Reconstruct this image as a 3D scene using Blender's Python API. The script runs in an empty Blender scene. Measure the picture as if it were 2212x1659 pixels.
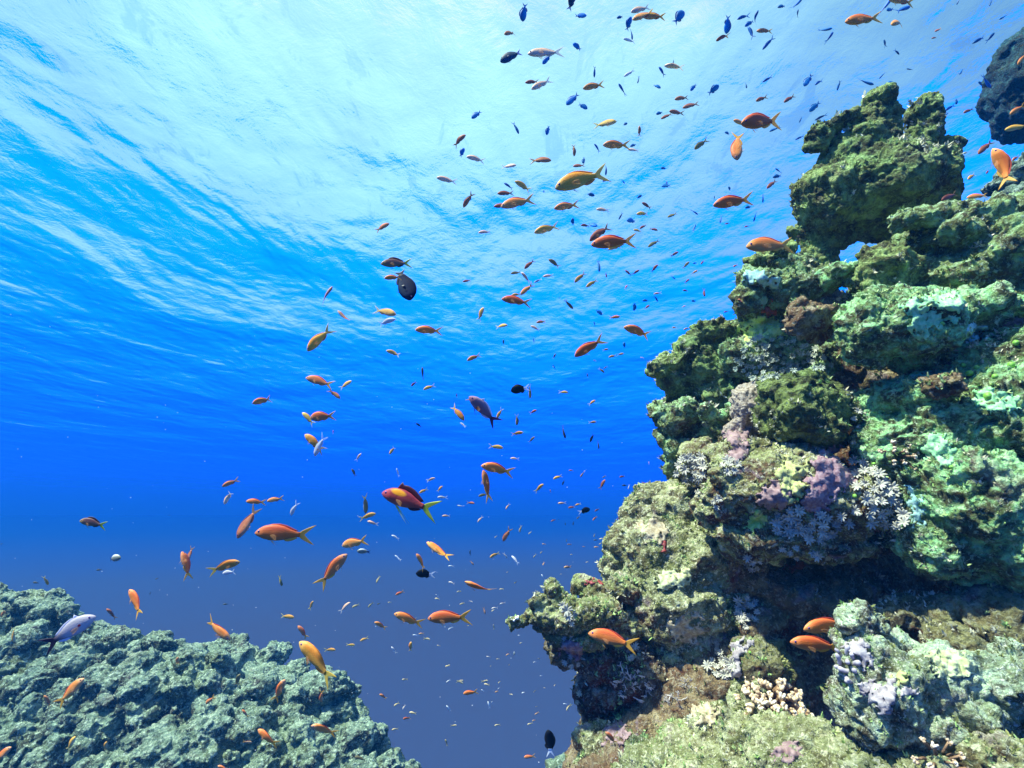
import bpy, math, random
import numpy as np
from mathutils import Vector, Matrix
from mathutils.bvhtree import BVHTree

S = bpy.context.scene
COL = S.collection
rng = random.Random(7)
R_ = np.random.RandomState(11)
rad = math.radians

# ------------------------------------------------------------------ camera
PITCH = rad(15.2)
RIGHT = Vector((1, 0, 0)); FWD = Vector((0, math.cos(PITCH), math.sin(PITCH))); UP = Vector((0, -math.sin(PITCH), math.cos(PITCH)))
F = 1106.0                                   # focal length in units of a 2212 x 1659 picture
cam_d = bpy.data.cameras.new('camera'); cam = bpy.data.objects.new('camera', cam_d); COL.objects.link(cam)
cam_d.sensor_width = 36; cam_d.lens = 18.0; cam_d.clip_start = 0.05; cam_d.clip_end = 500
cam.rotation_euler = (math.pi / 2 + PITCH, 0, 0)
S.camera = cam

def at(px, py, d):
    return RIGHT * ((px - 1106) / F * d) + UP * ((829.5 - py) / F * d) + FWD * d

# ------------------------------------------------------------------ view, world, sun
S.view_settings.view_transform = 'Standard'; S.view_settings.look = 'None'
S.view_settings.gamma = 1; S.view_settings.exposure = EXPOSURE = 0.95
S.cycles.use_denoising = True
S.cycles.max_bounces = 6; S.cycles.diffuse_bounces = 3; S.cycles.glossy_bounces = 2; S.cycles.volume_bounces = 0
S.cycles.transmission_bounces = 2; S.cycles.transparent_max_bounces = 6
S.cycles.caustics_reflective = False; S.cycles.caustics_refractive = False
SUN_EL, SUN_AZ = 60, -115                       # azimuth from straight ahead, to the left

W = bpy.data.worlds.new('World'); S.world = W; W.use_nodes = True
def N(nt, typ, **kw):
    n = nt.nodes.new(typ)
    for k, v in kw.items():
        if k.startswith('i_'):
            n.inputs[k[2:].replace('_', ' ')].default_value = v
        else:
            setattr(n, k, v)
    return n
def ramp(nt, src, stops, interp='LINEAR'):
    r = nt.nodes.new('ShaderNodeValToRGB'); r.color_ramp.interpolation = interp
    e = r.color_ramp.elements
    while len(e) < len(stops): e.new(0.5)
    for el, (p, c) in zip(e, stops):
        el.position = p; el.color = (c[0], c[1], c[2], 1) if not isinstance(c, (int, float)) else (c, c, c, 1)
    nt.links.new(src, r.inputs[0]); return r.outputs[0]
def mapr(nt, src, a, b, c=0.0, d=1.0, smooth=True):
    m = nt.nodes.new('ShaderNodeMapRange'); m.interpolation_type = 'SMOOTHSTEP' if smooth else 'LINEAR'
    m.inputs[1].default_value = a; m.inputs[2].default_value = b; m.inputs[3].default_value = c; m.inputs[4].default_value = d
    nt.links.new(src, m.inputs[0]); return m.outputs[0]
def mixc(nt, fac, a, b, mode='MIX'):
    m = nt.nodes.new('ShaderNodeMix'); m.data_type = 'RGBA'; m.blend_type = mode
    for s, v in ((m.inputs[0], fac), (m.inputs[6], a), (m.inputs[7], b)):
        if hasattr(v, 'default_value') or hasattr(v, 'links'): nt.links.new(v, s)
        elif isinstance(v, (int, float)): s.default_value = v
        else: s.default_value = (v[0], v[1], v[2], 1)
    return m.outputs[2]
def mth(nt, op, a, b=None):
    m = nt.nodes.new('ShaderNodeMath'); m.operation = op
    for s, v in ((m.inputs[0], a), (m.inputs[1], b)):
        if v is None: continue
        if isinstance(v, (int, float)): s.default_value = v
        else: nt.links.new(v, s)
    return m.outputs[0]

nt = W.node_tree
bg = nt.nodes['Background']; bg.inputs[1].default_value = 0.1
tc = nt.nodes.new('ShaderNodeTexCoord'); sep = nt.nodes.new('ShaderNodeSeparateXYZ')
nt.links.new(tc.outputs['Generated'], sep.inputs[0])
sky = nt.nodes.new('ShaderNodeTexSky'); sky.sky_type = 'NISHITA'; sky.sun_disc = False
sky.sun_elevation = rad(SUN_EL); sky.sun_rotation = rad(SUN_AZ); sky.air_density = 1.0; sky.dust_density = 3.0; sky.ozone_density = 1.0
cl = N(nt, 'ShaderNodeTexNoise'); cl.inputs['Scale'].default_value = 1.6; cl.inputs['Detail'].default_value = 6
nt.links.new(tc.outputs['Generated'], cl.inputs['Vector'])
cloud = mapr(nt, cl.outputs[0], 0.30, 0.60, 0.45, 0.95)
dt = nt.nodes.new('ShaderNodeVectorMath'); dt.operation = 'DOT_PRODUCT'; nt.links.new(tc.outputs['Generated'], dt.inputs[0]); dt.inputs[1].default_value = Vector((-.50, .62, .60)).normalized()
glow = ramp(nt, dt.outputs['Value'], [(0.55, (3.8, 4.5, 5.4)), (0.97, (6.9, 7.5, 8.1))])        # thin cloud, brighter towards the sun side
skyc = mixc(nt, cloud, sky.outputs[0], glow)
# open water seen past everything: azure near the surface, greyer indigo with depth
z01 = mapr(nt, sep.outputs[2], -1, 0.25, 0, 1, smooth=False)
def zz(z): return (z + 1) / 1.25
K = 10.0 * 2 ** (-EXPOSURE)
def wc(r, g, b): return (r * K, g * K, b * K)
deep = ramp(nt, z01, [(0.0, (0.02, 0.05, 0.14)), (zz(-0.40), (0.068, 0.085, 0.185)), (zz(-0.16), (0.062, 0.088, 0.215)),
                      (zz(-0.085), (0.048, 0.095, 0.30)), (zz(-0.015), (0.007, 0.085, 0.54)), (zz(0.03), (0.000, 0.075, 0.68)), (zz(0.12), (0.001, 0.13, 0.86)), (1.0, (0.0, 0.20, 1.0))])
deepk = mixc(nt, 1.0, deep, (K, K, K), 'MULTIPLY')
isky = mapr(nt, sep.outputs[2], 0.07, 0.16)
nt.links.new(mixc(nt, isky, deepk, skyc), bg.inputs[0])

sd = bpy.data.lights.new('sun', 'SUN'); sd.energy = 4.6; sd.angle = rad(1.5); sd.color = (1.0, 0.97, 0.86)
sun = bpy.data.objects.new('sun', sd); COL.objects.link(sun)
sdir = Vector((math.sin(rad(SUN_AZ)) * math.cos(rad(SUN_EL)), math.cos(rad(SUN_AZ)) * math.cos(rad(SUN_EL)), math.sin(rad(SUN_EL))))
sun.rotation_euler = sdir.to_track_quat('Z', 'Y').to_euler()

# ------------------------------------------------------------------ helpers
def tag(o, label=None, cat=None, group=None, kind=None):
    if label: o['label'] = label
    if cat: o['category'] = cat
    if group: o['group'] = group
    if kind: o['kind'] = kind
    return o
def mesh(name, v, f, mats=(), smooth=True, mi=None):
    m = bpy.data.meshes.new(name)
    m.from_pydata(v.tolist() if hasattr(v, 'tolist') else v, [], f.tolist() if hasattr(f, 'tolist') else f)
    for x in mats: m.materials.append(x)
    if smooth: m.polygons.foreach_set('use_smooth', [True] * len(m.polygons))
    if mi is not None: m.polygons.foreach_set('material_index', mi)
    m.update(); return m
def obj(name, me, parent=None):
    o = bpy.data.objects.new(name, me); COL.objects.link(o)
    if parent: o.parent = parent
    return o

# vectorised noise
_perm = R_.permutation(256).astype(np.int64); _perm = np.concatenate([_perm, _perm]); _val = R_.rand(4, 256) * 2 - 1
def _h(x, y, z): return _perm[_perm[_perm[x & 255] + (y & 255)] + (z & 255)]
def vnoise(P, k=0):
    i = np.floor(P).astype(np.int64); f = P - i; f = f * f * (3 - 2 * f); out = 0
    for dx in (0, 1):
        wx = f[:, 0] if dx else 1 - f[:, 0]
        for dy in (0, 1):
            wy = f[:, 1] if dy else 1 - f[:, 1]
            for dz in (0, 1):
                wz = f[:, 2] if dz else 1 - f[:, 2]
                out = out + wx * wy * wz * _val[k][_h(i[:, 0] + dx, i[:, 1] + dy, i[:, 2] + dz)]
    return out
def fbm(P, o=4, k=0, g=0.5):
    s = 0; a = 1; Q = P
    for j in range(o):
        s = s + a * vnoise(Q, k); Q = Q * 2.03 + 7.1; a *= g
    return s
def worley(P):
    i = np.floor(P).astype(np.int64); f = P - i; best = np.full(len(P), 9.0); idv = np.zeros(len(P))
    for dx in (-1, 0, 1):
        for dy in (-1, 0, 1):
            for dz in (-1, 0, 1):
                h = _h(i[:, 0] + dx, i[:, 1] + dy, i[:, 2] + dz)
                d = (dx + 0.5 + 0.5 * _val[0][h] - f[:, 0]) ** 2 + (dy + 0.5 + 0.5 * _val[1][h] - f[:, 1]) ** 2 + (dz + 0.5 + 0.5 * _val[2][h] - f[:, 2]) ** 2
                m = d < best; best = np.where(m, d, best); idv = np.where(m, _val[3][h], idv)
    return np.sqrt(best), idv

def ico(sub):
    import bmesh
    b = bmesh.new(); bmesh.ops.create_icosphere(b, subdivisions=sub, radius=1)
    v = np.array([x.co[:] for x in b.verts]); f = np.array([[y.index for y in x.verts] for x in b.faces]); b.free(); return v, f
ICO1, ICO2, ICO3, ICO4 = ico(1), ico(2), ico(3), ico(4)

def remesh(v, f, voxel, smooth=2):
    me = mesh('tmp', v, f); o = bpy.data.objects.new('tmp', me); COL.objects.link(o)
    m = o.modifiers.new('r', 'REMESH'); m.mode = 'VOXEL'; m.voxel_size = voxel
    if smooth:
        s = o.modifiers.new('s', 'SMOOTH'); s.factor = 0.6; s.iterations = smooth
    dg = bpy.context.evaluated_depsgraph_get(); dg.update()
    out = bpy.data.meshes.new_from_object(o.evaluated_get(dg))
    bpy.data.objects.remove(o); bpy.data.meshes.remove(me)
    return out
def co(me):
    a = np.empty(len(me.vertices) * 3); me.vertices.foreach_get('co', a); return a.reshape(-1, 3)
def nor(me):
    a = np.empty(len(me.vertices) * 3); me.vertices.foreach_get('normal', a); return a.reshape(-1, 3)

ROCKS = []; VOX = 0.72
RA, UA, FA = np.array(RIGHT[:]), np.array(UP[:]), np.array(FWD[:])
def rock(name, blobs, mat, voxel=0.011, k=1.0, pits=1.0, ledge=0.0, lump=1.0):
    """union of ellipsoids (px, py, depth, rx, ry [, rz [, rot]]) with radii in picture units, remeshed and weathered"""
    V = []; Fc = []; n = 0
    iv, if_ = ICO4
    for b in blobs:
        px, py, d, rx, ry = b[:5]; rz = b[5] if len(b) > 5 else (rx + ry) / 2; rot = rad(b[6]) if len(b) > 6 else 0
        sc = d / F; c = np.array(at(px, py, d)[:])
        a1 = RA * math.cos(rot) + UA * math.sin(rot); a2 = -RA * math.sin(rot) + UA * math.cos(rot)
        P = c + np.outer(iv[:, 0] * rx * sc, a1) + np.outer(iv[:, 1] * rz * sc, FA) + np.outer(iv[:, 2] * ry * sc, a2)
        r = min(rx, ry) * sc
        for j in range(3):
            P[:, j] += r * 0.22 * fbm(P / max(r, 0.03) * 0.9 + j * 17.3, 3, j)
        V.append(P); Fc.append(if_ + n); n += len(P)
    me = remesh(np.concatenate(V), np.concatenate(Fc), voxel * VOX, 2)
    P = co(me); Nn = nor(me)
    for j in range(3): P[:, j] += 0.022 * k * fbm(P * (9 / k) + 31 * j, 3, j)
    Q = P + 0.03 * k * np.stack([vnoise(P * 14 / k + 5 * j, j) for j in range(3)], 1)
    f1, id1 = worley(Q / (0.13 * k)); f2, id2 = worley(Q / (0.052 * k)); f3, id3 = worley(Q / (0.024 * k))
    d = lump * 0.034 * k * (0.55 - f1) + lump * 0.019 * k * (0.5 - f2) * (0.6 + 0.8 * (id2 > 0)) + 0.0085 * k * (0.5 - f3)
    f4 = worley(Q / (0.0125 * k))[0]; d += 0.0045 * k * (0.5 - f4)
    d += 0.009 * k * fbm(P * 42 / k, 4, 1, .6)
    pit = np.clip(1 - f2 / 0.42, 0, 1) * (id2 > 0.55) * (vnoise(P * 5 / k, 2) > -0.1)
    d -= pits * 0.034 * k * pit
    if ledge: d += ledge * (0.5 + 0.5 * np.sin(P[:, 2] * 75 / k + 5 * fbm(P * 4, 2, 2))) * np.clip(1 - np.abs(Nn[:, 2]) * 1.2, 0, 1)
    P = P + Nn * d[:, None]
    me.vertices.foreach_set('co', P.ravel()); me.update()
    me.polygons.foreach_set('use_smooth', [True] * len(me.polygons))
    me.materials.clear(); me.materials.append(mat)
    me.name = name
    o = obj(name, me); ROCKS.append(o); return o
# ------------------------------------------------------------------ materials
def newmat(name, rough=0.8):
    m = bpy.data.materials.new(name); m.use_nodes = True
    b = m.node_tree.nodes['Principled BSDF']; b.inputs['Roughness'].default_value = rough
    return m, m.node_tree, b
OLIVE = (0.11, 0.135, 0.035); MOSS = (0.20, 0.26, 0.07); MINT = (0.24, 0.52, 0.27); CREAM = (0.56, 0.56, 0.40); PALE = (0.62, 0.66, 0.58)
LILAC = (0.42, 0.36, 0.44); PURP = (0.23, 0.10, 0.17); REDB = (0.17, 0.035, 0.022); DARK = (0.045, 0.045, 0.024); TEAL = (0.22, 0.38, 0.33)
BROWN = (0.14, 0.085, 0.045)
def rockmat(name, top, mid, low, spot=PALE, spotamt=0.5, purp=0.5, red=0.5, green=0.6, seed=0.0, sc=1.0, topamt=0.75):
    """encrusted limestone: turf colours in broad patches, coralline purple, red sponge film, pale specks; upward faces get more turf and painted-in pale highlights"""
    m, nt, b = newmat(name, 0.9)
    b.inputs['Specular IOR Level'].default_value = 0.25
    tc = nt.nodes.new('ShaderNodeTexCoord')
    mp = nt.nodes.new('ShaderNodeMapping'); mp.inputs['Location'].default_value = (seed, seed * 1.7, -seed); nt.links.new(tc.outputs['Object'], mp.inputs[0])
    def noise(s, det=5, dist=0.0, r=0.55):
        n = N(nt, 'ShaderNodeTexNoise'); n.inputs['Scale'].default_value = s * sc; n.inputs['Detail'].default_value = det
        n.inputs['Distortion'].default_value = dist; n.inputs['Roughness'].default_value = r
        nt.links.new(mp.outputs[0], n.inputs['Vector']); return n.outputs[0]
    def vor(s, feat='F1'):
        v = N(nt, 'ShaderNodeTexVoronoi'); v.inputs['Scale'].default_value = s * sc; v.feature = feat
        nt.links.new(mp.outputs[0], v.inputs['Vector']); return v.outputs[0]
    geo = nt.nodes.new('ShaderNodeNewGeometry'); sx = nt.nodes.new('ShaderNodeSeparateXYZ'); nt.links.new(geo.outputs['Normal'], sx.inputs[0])
    base = ramp(nt, noise(11, 8, 0.6, 0.68), [(0.33, DARK), (0.43, low), (0.52, mid), (0.60, top), (0.72, spot)])
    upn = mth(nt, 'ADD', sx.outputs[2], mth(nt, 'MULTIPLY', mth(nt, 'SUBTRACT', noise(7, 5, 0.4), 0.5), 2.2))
    upf = mapr(nt, upn, 0.25, 0.85, 0, topamt)  # algae on top, with mint highlights painted in on upward faces
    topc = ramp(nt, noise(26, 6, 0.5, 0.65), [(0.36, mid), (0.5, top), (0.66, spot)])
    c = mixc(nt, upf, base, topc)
    c = mixc(nt, mapr(nt, noise(5.5, 6, 1.0), 0.60, 0.66, 0, purp), c, mixc(nt, noise(60, 3), PURP, LILAC))
    under = mapr(nt, sx.outputs[2], -0.5, 0.35, 1.0, 0.25)
    rf = mth(nt, 'MULTIPLY', mapr(nt, noise(8.3, 6, 0.8), 0.545, 0.60, 0, red), under)
    c = mixc(nt, rf, c, REDB)
    gf = mapr(nt, noise(3.1, 5, 0.6), 0.50, 0.62, 0, green)
    c = mixc(nt, gf, c, mixc(nt, noise(45, 4), MOSS, OLIVE))
    sp = mapr(nt, noise(38, 5, 0.8, 0.7), 0.575, 0.64, 0, spotamt)
    c = mixc(nt, sp, c, spot)
    dk = mapr(nt, noise(30, 6, 1.2, 0.7), 0.34, 0.43, 0.5, 0)
    c = mixc(nt, dk, c, DARK)
    c = mixc(nt, mapr(nt, noise(78, 4, 0.5, 0.6), 0.56, 0.62, 0, spotamt * 0.75), c, spot)
    c = mixc(nt, mapr(nt, noise(64, 4, 0.9, 0.6), 0.36, 0.43, 0.6, 0), c, low)
    c = mixc(nt, 1.0, c, (1.06, 1.04, 0.90), 'MULTIPLY')
    nt.links.new(c, b.inputs['Base Color'])
    h = mth(nt, 'ADD', mth(nt, 'MULTIPLY', noise(48, 8, 0.6, 0.7), 1.0), mth(nt, 'MULTIPLY', vor(75), 0.35))
    h = mth(nt, 'ADD', h, mth(nt, 'MULTIPLY', noise(150, 4, 0.2, 0.7), 0.35))
    bp = nt.nodes.new('ShaderNodeBump'); bp.inputs['Strength'].default_value = 1.0; bp.inputs['Distance'].default_value = 0.034 / sc
    nt.links.new(h, bp.inputs['Height']); nt.links.new(bp.outputs[0], b.inputs['Normal'])
    return m

GREENTOP = (0.27, 0.60, 0.30)
M_pin = rockmat('mossy_limestone', (0.34, 0.52, 0.18), (0.21, 0.28, 0.09), (0.08, 0.08, 0.03), spot=(0.60, 0.72, 0.36), spotamt=0.45, purp=0.12, red=0.12, green=0.35, seed=3)
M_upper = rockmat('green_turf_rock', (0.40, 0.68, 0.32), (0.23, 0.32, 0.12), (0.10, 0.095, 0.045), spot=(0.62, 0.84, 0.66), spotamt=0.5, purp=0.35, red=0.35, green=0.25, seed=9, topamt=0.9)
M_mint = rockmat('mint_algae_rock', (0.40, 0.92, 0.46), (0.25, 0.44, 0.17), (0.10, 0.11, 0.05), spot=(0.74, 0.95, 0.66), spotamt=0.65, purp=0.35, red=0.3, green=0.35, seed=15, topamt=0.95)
M_mid = rockmat('mottled_reef_rock', (0.50, 0.58, 0.28), (0.27, 0.27, 0.12), (0.14, 0.075, 0.045), spot=(0.82, 0.80, 0.64), spotamt=0.75, purp=0.7, red=0.85, green=0.5, seed=21)
M_cream = rockmat('cream_reef_rock', (0.50, 0.56, 0.32), (0.30, 0.31, 0.15), (0.15, 0.13, 0.07), spot=(0.88, 0.88, 0.70), spotamt=0.75, purp=0.55, red=0.6, green=0.5, seed=27, sc=1.3)
M_fore = rockmat('pale_foreground_rock', (0.58, 0.78, 0.58), (0.36, 0.42, 0.28), (0.14, 0.13, 0.09), spot=(0.88, 0.92, 0.82), spotamt=0.8, purp=0.5, red=0.3, green=0.45, seed=33, sc=1.8)
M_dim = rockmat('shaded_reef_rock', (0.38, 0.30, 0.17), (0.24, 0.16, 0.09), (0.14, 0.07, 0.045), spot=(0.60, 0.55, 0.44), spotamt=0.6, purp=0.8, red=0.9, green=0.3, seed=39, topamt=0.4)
M_far = rockmat('far_reef_rock', (0.23, 0.36, 0.29), (0.11, 0.165, 0.13), (0.035, 0.045, 0.04), spot=(0.54, 0.70, 0.60), spotamt=0.95, purp=0.2, red=0.1, green=0.35, seed=45, sc=0.55)  # teal veil of distance is also put into these colours

def plain(name, c, c2=None, rough=0.6, scale=40, bump=0.0, sub=0.0, dist=0.004):
    m, nt, b = newmat(name, rough)
    tc = nt.nodes.new('ShaderNodeTexCoord'); n = N(nt, 'ShaderNodeTexNoise'); n.inputs['Scale'].default_value = scale; n.inputs['Detail'].default_value = 5
    nt.links.new(tc.outputs['Object'], n.inputs['Vector'])
    nt.links.new(mixc(nt, mapr(nt, n.outputs[0], 0.38, 0.62), c, c2 or c), b.inputs['Base Color'])
    if bump:
        bp = nt.nodes.new('ShaderNodeBump'); bp.inputs['Strength'].default_value = bump; bp.inputs['Distance'].default_value = dist
        nt.links.new(n.outputs[0], bp.inputs['Height']); nt.links.new(bp.outputs[0], b.inputs['Normal'])
    if sub:
        b.inputs['Subsurface Weight'].default_value = sub; b.inputs['Subsurface Radius'].default_value = (0.01, 0.008, 0.006)
    return m

# ------------------------------------------------------------------ water surface seen from below
def water_surface():
    m = bpy.data.materials.new('rippled_water_surface'); m.use_nodes = True; nt = m.node_tree; nt.nodes.clear()
    out = nt.nodes.new('ShaderNodeOutputMaterial')
    tc = nt.nodes.new('ShaderNodeTexCoord')
    def noise(s, sx, sy, det, dist=0.0, rot=0.0, r=0.5, off=0):
        mp = nt.nodes.new('ShaderNodeMapping'); mp.inputs['Scale'].default_value = (sx * .72, sy * .72, 1); mp.inputs['Rotation'].default_value = (0, 0, rad(rot)); mp.inputs['Location'].default_value = (off, off, 0)
        nt.links.new(tc.outputs['Object'], mp.inputs[0])
        n = N(nt, 'ShaderNodeTexNoise'); n.inputs['Scale'].default_value = s; n.inputs['Detail'].default_value = det; n.inputs['Distortion'].default_value = dist; n.inputs['Roughness'].default_value = r
        nt.links.new(mp.outputs[0], n.inputs['Vector']); return n.outputs[0]
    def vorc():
        # loose bright net painted into the transmission, standing in for sun focused by ripples
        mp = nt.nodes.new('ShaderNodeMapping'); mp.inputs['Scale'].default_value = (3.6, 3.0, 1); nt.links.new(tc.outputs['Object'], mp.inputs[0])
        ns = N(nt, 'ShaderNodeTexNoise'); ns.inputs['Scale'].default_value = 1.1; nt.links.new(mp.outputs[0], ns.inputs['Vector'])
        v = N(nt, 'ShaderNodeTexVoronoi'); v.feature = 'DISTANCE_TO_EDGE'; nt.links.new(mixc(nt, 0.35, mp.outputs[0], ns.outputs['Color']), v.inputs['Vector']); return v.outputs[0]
    swell = noise(0.22, 1.0, 0.8, 2, 0.0, 14, 0.45, SWO)
    mid = noise(0.75, 1.0, 0.62, 3, 0.25, -6, 0.5, 2.3)
    chop = noise(2.9, 1.0, 0.85, 6, 0.3, 8, 0.62, 4)
    h = mth(nt, 'ADD', mth(nt, 'MULTIPLY', swell, WAVE[0]), mth(nt, 'ADD', mth(nt, 'MULTIPLY', mid, WAVE[1]), mth(nt, 'MULTIPLY', chop, WAVE[2])))
    bp = nt.nodes.new('ShaderNodeBump'); bp.inputs['Strength'].default_value = 1.0; bp.inputs['Distance'].default_value = 1.0
    nt.links.new(h, bp.inputs['Height'])
    geo = nt.nodes.new('ShaderNodeNewGeometry')
    dot = nt.nodes.new('ShaderNodeVectorMath'); dot.operation = 'DOT_PRODUCT'
    nt.links.new(bp.outputs[0], dot.inputs[0]); nt.links.new(geo.outputs['Incoming'], dot.inputs[1])
    c = mth(nt, 'ABSOLUTE', dot.outputs['Value'])
    d0 = nt.nodes.new('ShaderNodeVectorMath'); d0.operation = 'DOT_PRODUCT'; nt.links.new(geo.outputs['True Normal'], d0.inputs[0]); nt.links.new(geo.outputs['Incoming'], d0.inputs[1])
    c0 = mth(nt, 'ABSOLUTE', d0.outputs['Value']); cm = mth(nt, 'ADD', mth(nt, 'MULTIPLY', c0, 0.6), mth(nt, 'MULTIPLY', c, 0.4))
    # beyond the critical angle the surface mixes a tinted mirror with painted azure water glow, inside it the sky shows
    win = mapr(nt, c, CRIT - 0.008, CRIT + 0.010)
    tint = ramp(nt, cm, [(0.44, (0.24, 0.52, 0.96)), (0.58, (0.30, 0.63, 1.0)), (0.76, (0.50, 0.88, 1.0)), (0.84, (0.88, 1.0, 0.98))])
    wisp = mth(nt, 'MULTIPLY', mapr(nt, noise(3.4, 1.0, 0.42, 6, 0.6, -14, 0.66, 7), 0.57, 0.64, 0, 1), mapr(nt, c0, 0.84, 0.45, 0.06, 0.9))  # dark streaks painted into the tint, imitating reflections off steep ripples
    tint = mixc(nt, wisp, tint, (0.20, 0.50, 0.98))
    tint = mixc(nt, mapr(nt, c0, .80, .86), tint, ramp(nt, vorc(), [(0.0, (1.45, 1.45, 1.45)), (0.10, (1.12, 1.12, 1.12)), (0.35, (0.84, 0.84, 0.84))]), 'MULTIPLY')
    tr = nt.nodes.new('ShaderNodeBsdfTransparent'); nt.links.new(tint, tr.inputs[0])
    gl = nt.nodes.new('ShaderNodeBsdfGlossy'); gl.inputs['Roughness'].default_value = 0.2; nt.links.new(ramp(nt, c0, [(0.0, (0.12, 0.65, 0.95)), (0.08, (0.1, 0.8, 1.0))]), gl.inputs['Color'])
    nt.links.new(bp.outputs[0], gl.inputs['Normal'])
    tl = nt.nodes.new('ShaderNodeBsdfTranslucent'); nt.links.new(ramp(nt, cm, [(0.0, (0.0, 0.04, 0.30)), (0.12, (0.0, 0.03, 0.55)), (0.22, (0.0, 0.065, 0.70)), (0.42, (0.0, 0.16, 0.92))]), tl.inputs['Color'])  # scattered water light painted as azure, deeper blue at grazing angles
    mx = nt.nodes.new('ShaderNodeMixShader'); nt.links.new(mapr(nt, c0, 0.0, 0.16, 0.42, 0.85), mx.inputs[0]); nt.links.new(gl.outputs[0], mx.inputs[1]); nt.links.new(tl.outputs[0], mx.inputs[2])
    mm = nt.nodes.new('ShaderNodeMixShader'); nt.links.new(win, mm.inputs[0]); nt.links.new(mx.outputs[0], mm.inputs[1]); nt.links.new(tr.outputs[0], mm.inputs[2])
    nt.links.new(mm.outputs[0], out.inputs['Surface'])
    s = 400; z = 5.0
    v = [(-s, -s, z), (s, -s, z), (s, s, z), (-s, s, z)]
    o = obj('water_surface', mesh('water_surface', v, [(0, 1, 2, 3)], [m], smooth=False)); tag(o, 'rippled underside of the sea surface', kind='structure')
SWO = 8.1; WAVE = (1.0, 0.46, 0.048); CRIT = 0.485
water_surface()

def haze():
    m = bpy.data.materials.new('blue_water_haze'); m.use_nodes = True; nt = m.node_tree; nt.nodes.clear()
    out = nt.nodes.new('ShaderNodeOutputMaterial'); pv = nt.nodes.new('ShaderNodeVolumePrincipled')
    pv.inputs['Density'].default_value = HAZE_D; pv.inputs['Color'].default_value = HAZE_C + (1,)
    pv.inputs['Anisotropy'].default_value = 0.0
    pv.inputs['Absorption Color'].default_value = (0.80, 0.90, 0.97, 1)
    nt.links.new(pv.outputs[0], out.inputs['Volume'])
    x, y0, y1, z0, z1 = 22, -9, 22, -12, 4.95
    v = [(-x, y0, z0), (x, y0, z0), (x, y1, z0), (-x, y1, z0), (-x, y0, z1), (x, y0, z1), (x, y1, z1), (-x, y1, z1)]
    f = [(0, 3, 2, 1), (4, 5, 6, 7), (0, 1, 5, 4), (1, 2, 6, 5), (2, 3, 7, 6), (3, 0, 4, 7)]
    o = obj('haze', mesh('haze', v, f, [m], smooth=False)); tag(o, 'blue veil of sea water fading far things', kind='stuff')
HAZE_D = 0.044; HAZE_C = (0.004, 0.062, 0.235)
haze()
# ------------------------------------------------------------------ the reef on the right
def T(o, label, cat, group=None): return tag(o, label, cat, group)

wall = rock('reef_wall', [
    (1700, 1000, 2.55, 190, 230, 150), (1950, 900, 2.3, 300, 260, 150), (2200, 900, 2.1, 260, 420, 150), (1800, 1250, 2.3, 330, 200, 180),
    (1500, 1330, 2.45, 170, 190, 160), (1420, 1480, 2.3, 150, 170, 160), (1600, 1520, 2.1, 260, 170, 180), (2000, 1400, 2.1, 320, 250, 180),
    (1560, 880, 2.75, 90, 190, 120), (1800, 760, 2.75, 220, 110, 120), (2150, 640, 2.4, 160, 150, 120), (1380, 1640, 2.2, 140, 120, 160),
    (1800, 1750, 1.9, 600, 220, 200), (2300, 1300, 2.0, 300, 420, 200), (1560, 760, 2.8, 60, 70, 60), (1480, 1120, 2.65, 80, 90, 90), (1715, 1275, 2.02, 66, 46), (1800, 1300, 1.98, 70, 46), (1880, 1262, 2.02, 60, 34), (1640, 1340, 2.0, 40, 46)],
    M_dim, voxel=0.016)
tag(wall, 'dark encrusted reef wall filling the right side', kind='structure')

T(rock('coral_pinnacle', [
    (1890, 410, 2.5, 138, 82), (1795, 430, 2.5, 80, 72), (1965, 395, 2.5, 78, 62), (1862, 345, 2.5, 80, 46), (1770, 290, 2.5, 26, 25),
    (1818, 262, 2.5, 50, 18, 30, 26), (1895, 218, 2.5, 30, 30), (1893, 262, 2.5, 38, 40), (1880, 300, 2.5, 60, 40), (2000, 236, 2.5, 31, 30), (1992, 290, 2.52, 28, 50),
    (2038, 318, 2.5, 27, 26), (2044, 385, 2.52, 20, 32), (2020, 352, 2.5, 44, 38), (1985, 430, 2.55, 62, 42), (1870, 465, 2.62, 125, 50),
    (1775, 500, 2.6, 50, 50), (1768, 540, 2.6, 36, 44), (1780, 590, 2.6, 50, 34), (1955, 470, 2.65, 80, 34), (1745, 318, 2.5, 12, 10),
    (2042, 440, 2.6, 24, 18), (1764, 308, 2.5, 18, 22), (1790, 345, 2.52, 22, 26), (1822, 322, 2.52, 40, 26), (1800, 300, 2.55, 16, 14), (1905, 478, 2.66, 110, 40)], M_pin, voxel=0.0095, k=0.72),
  'tall mossy coral pinnacle topped by two knobs, highest on the reef', 'coral')

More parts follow.
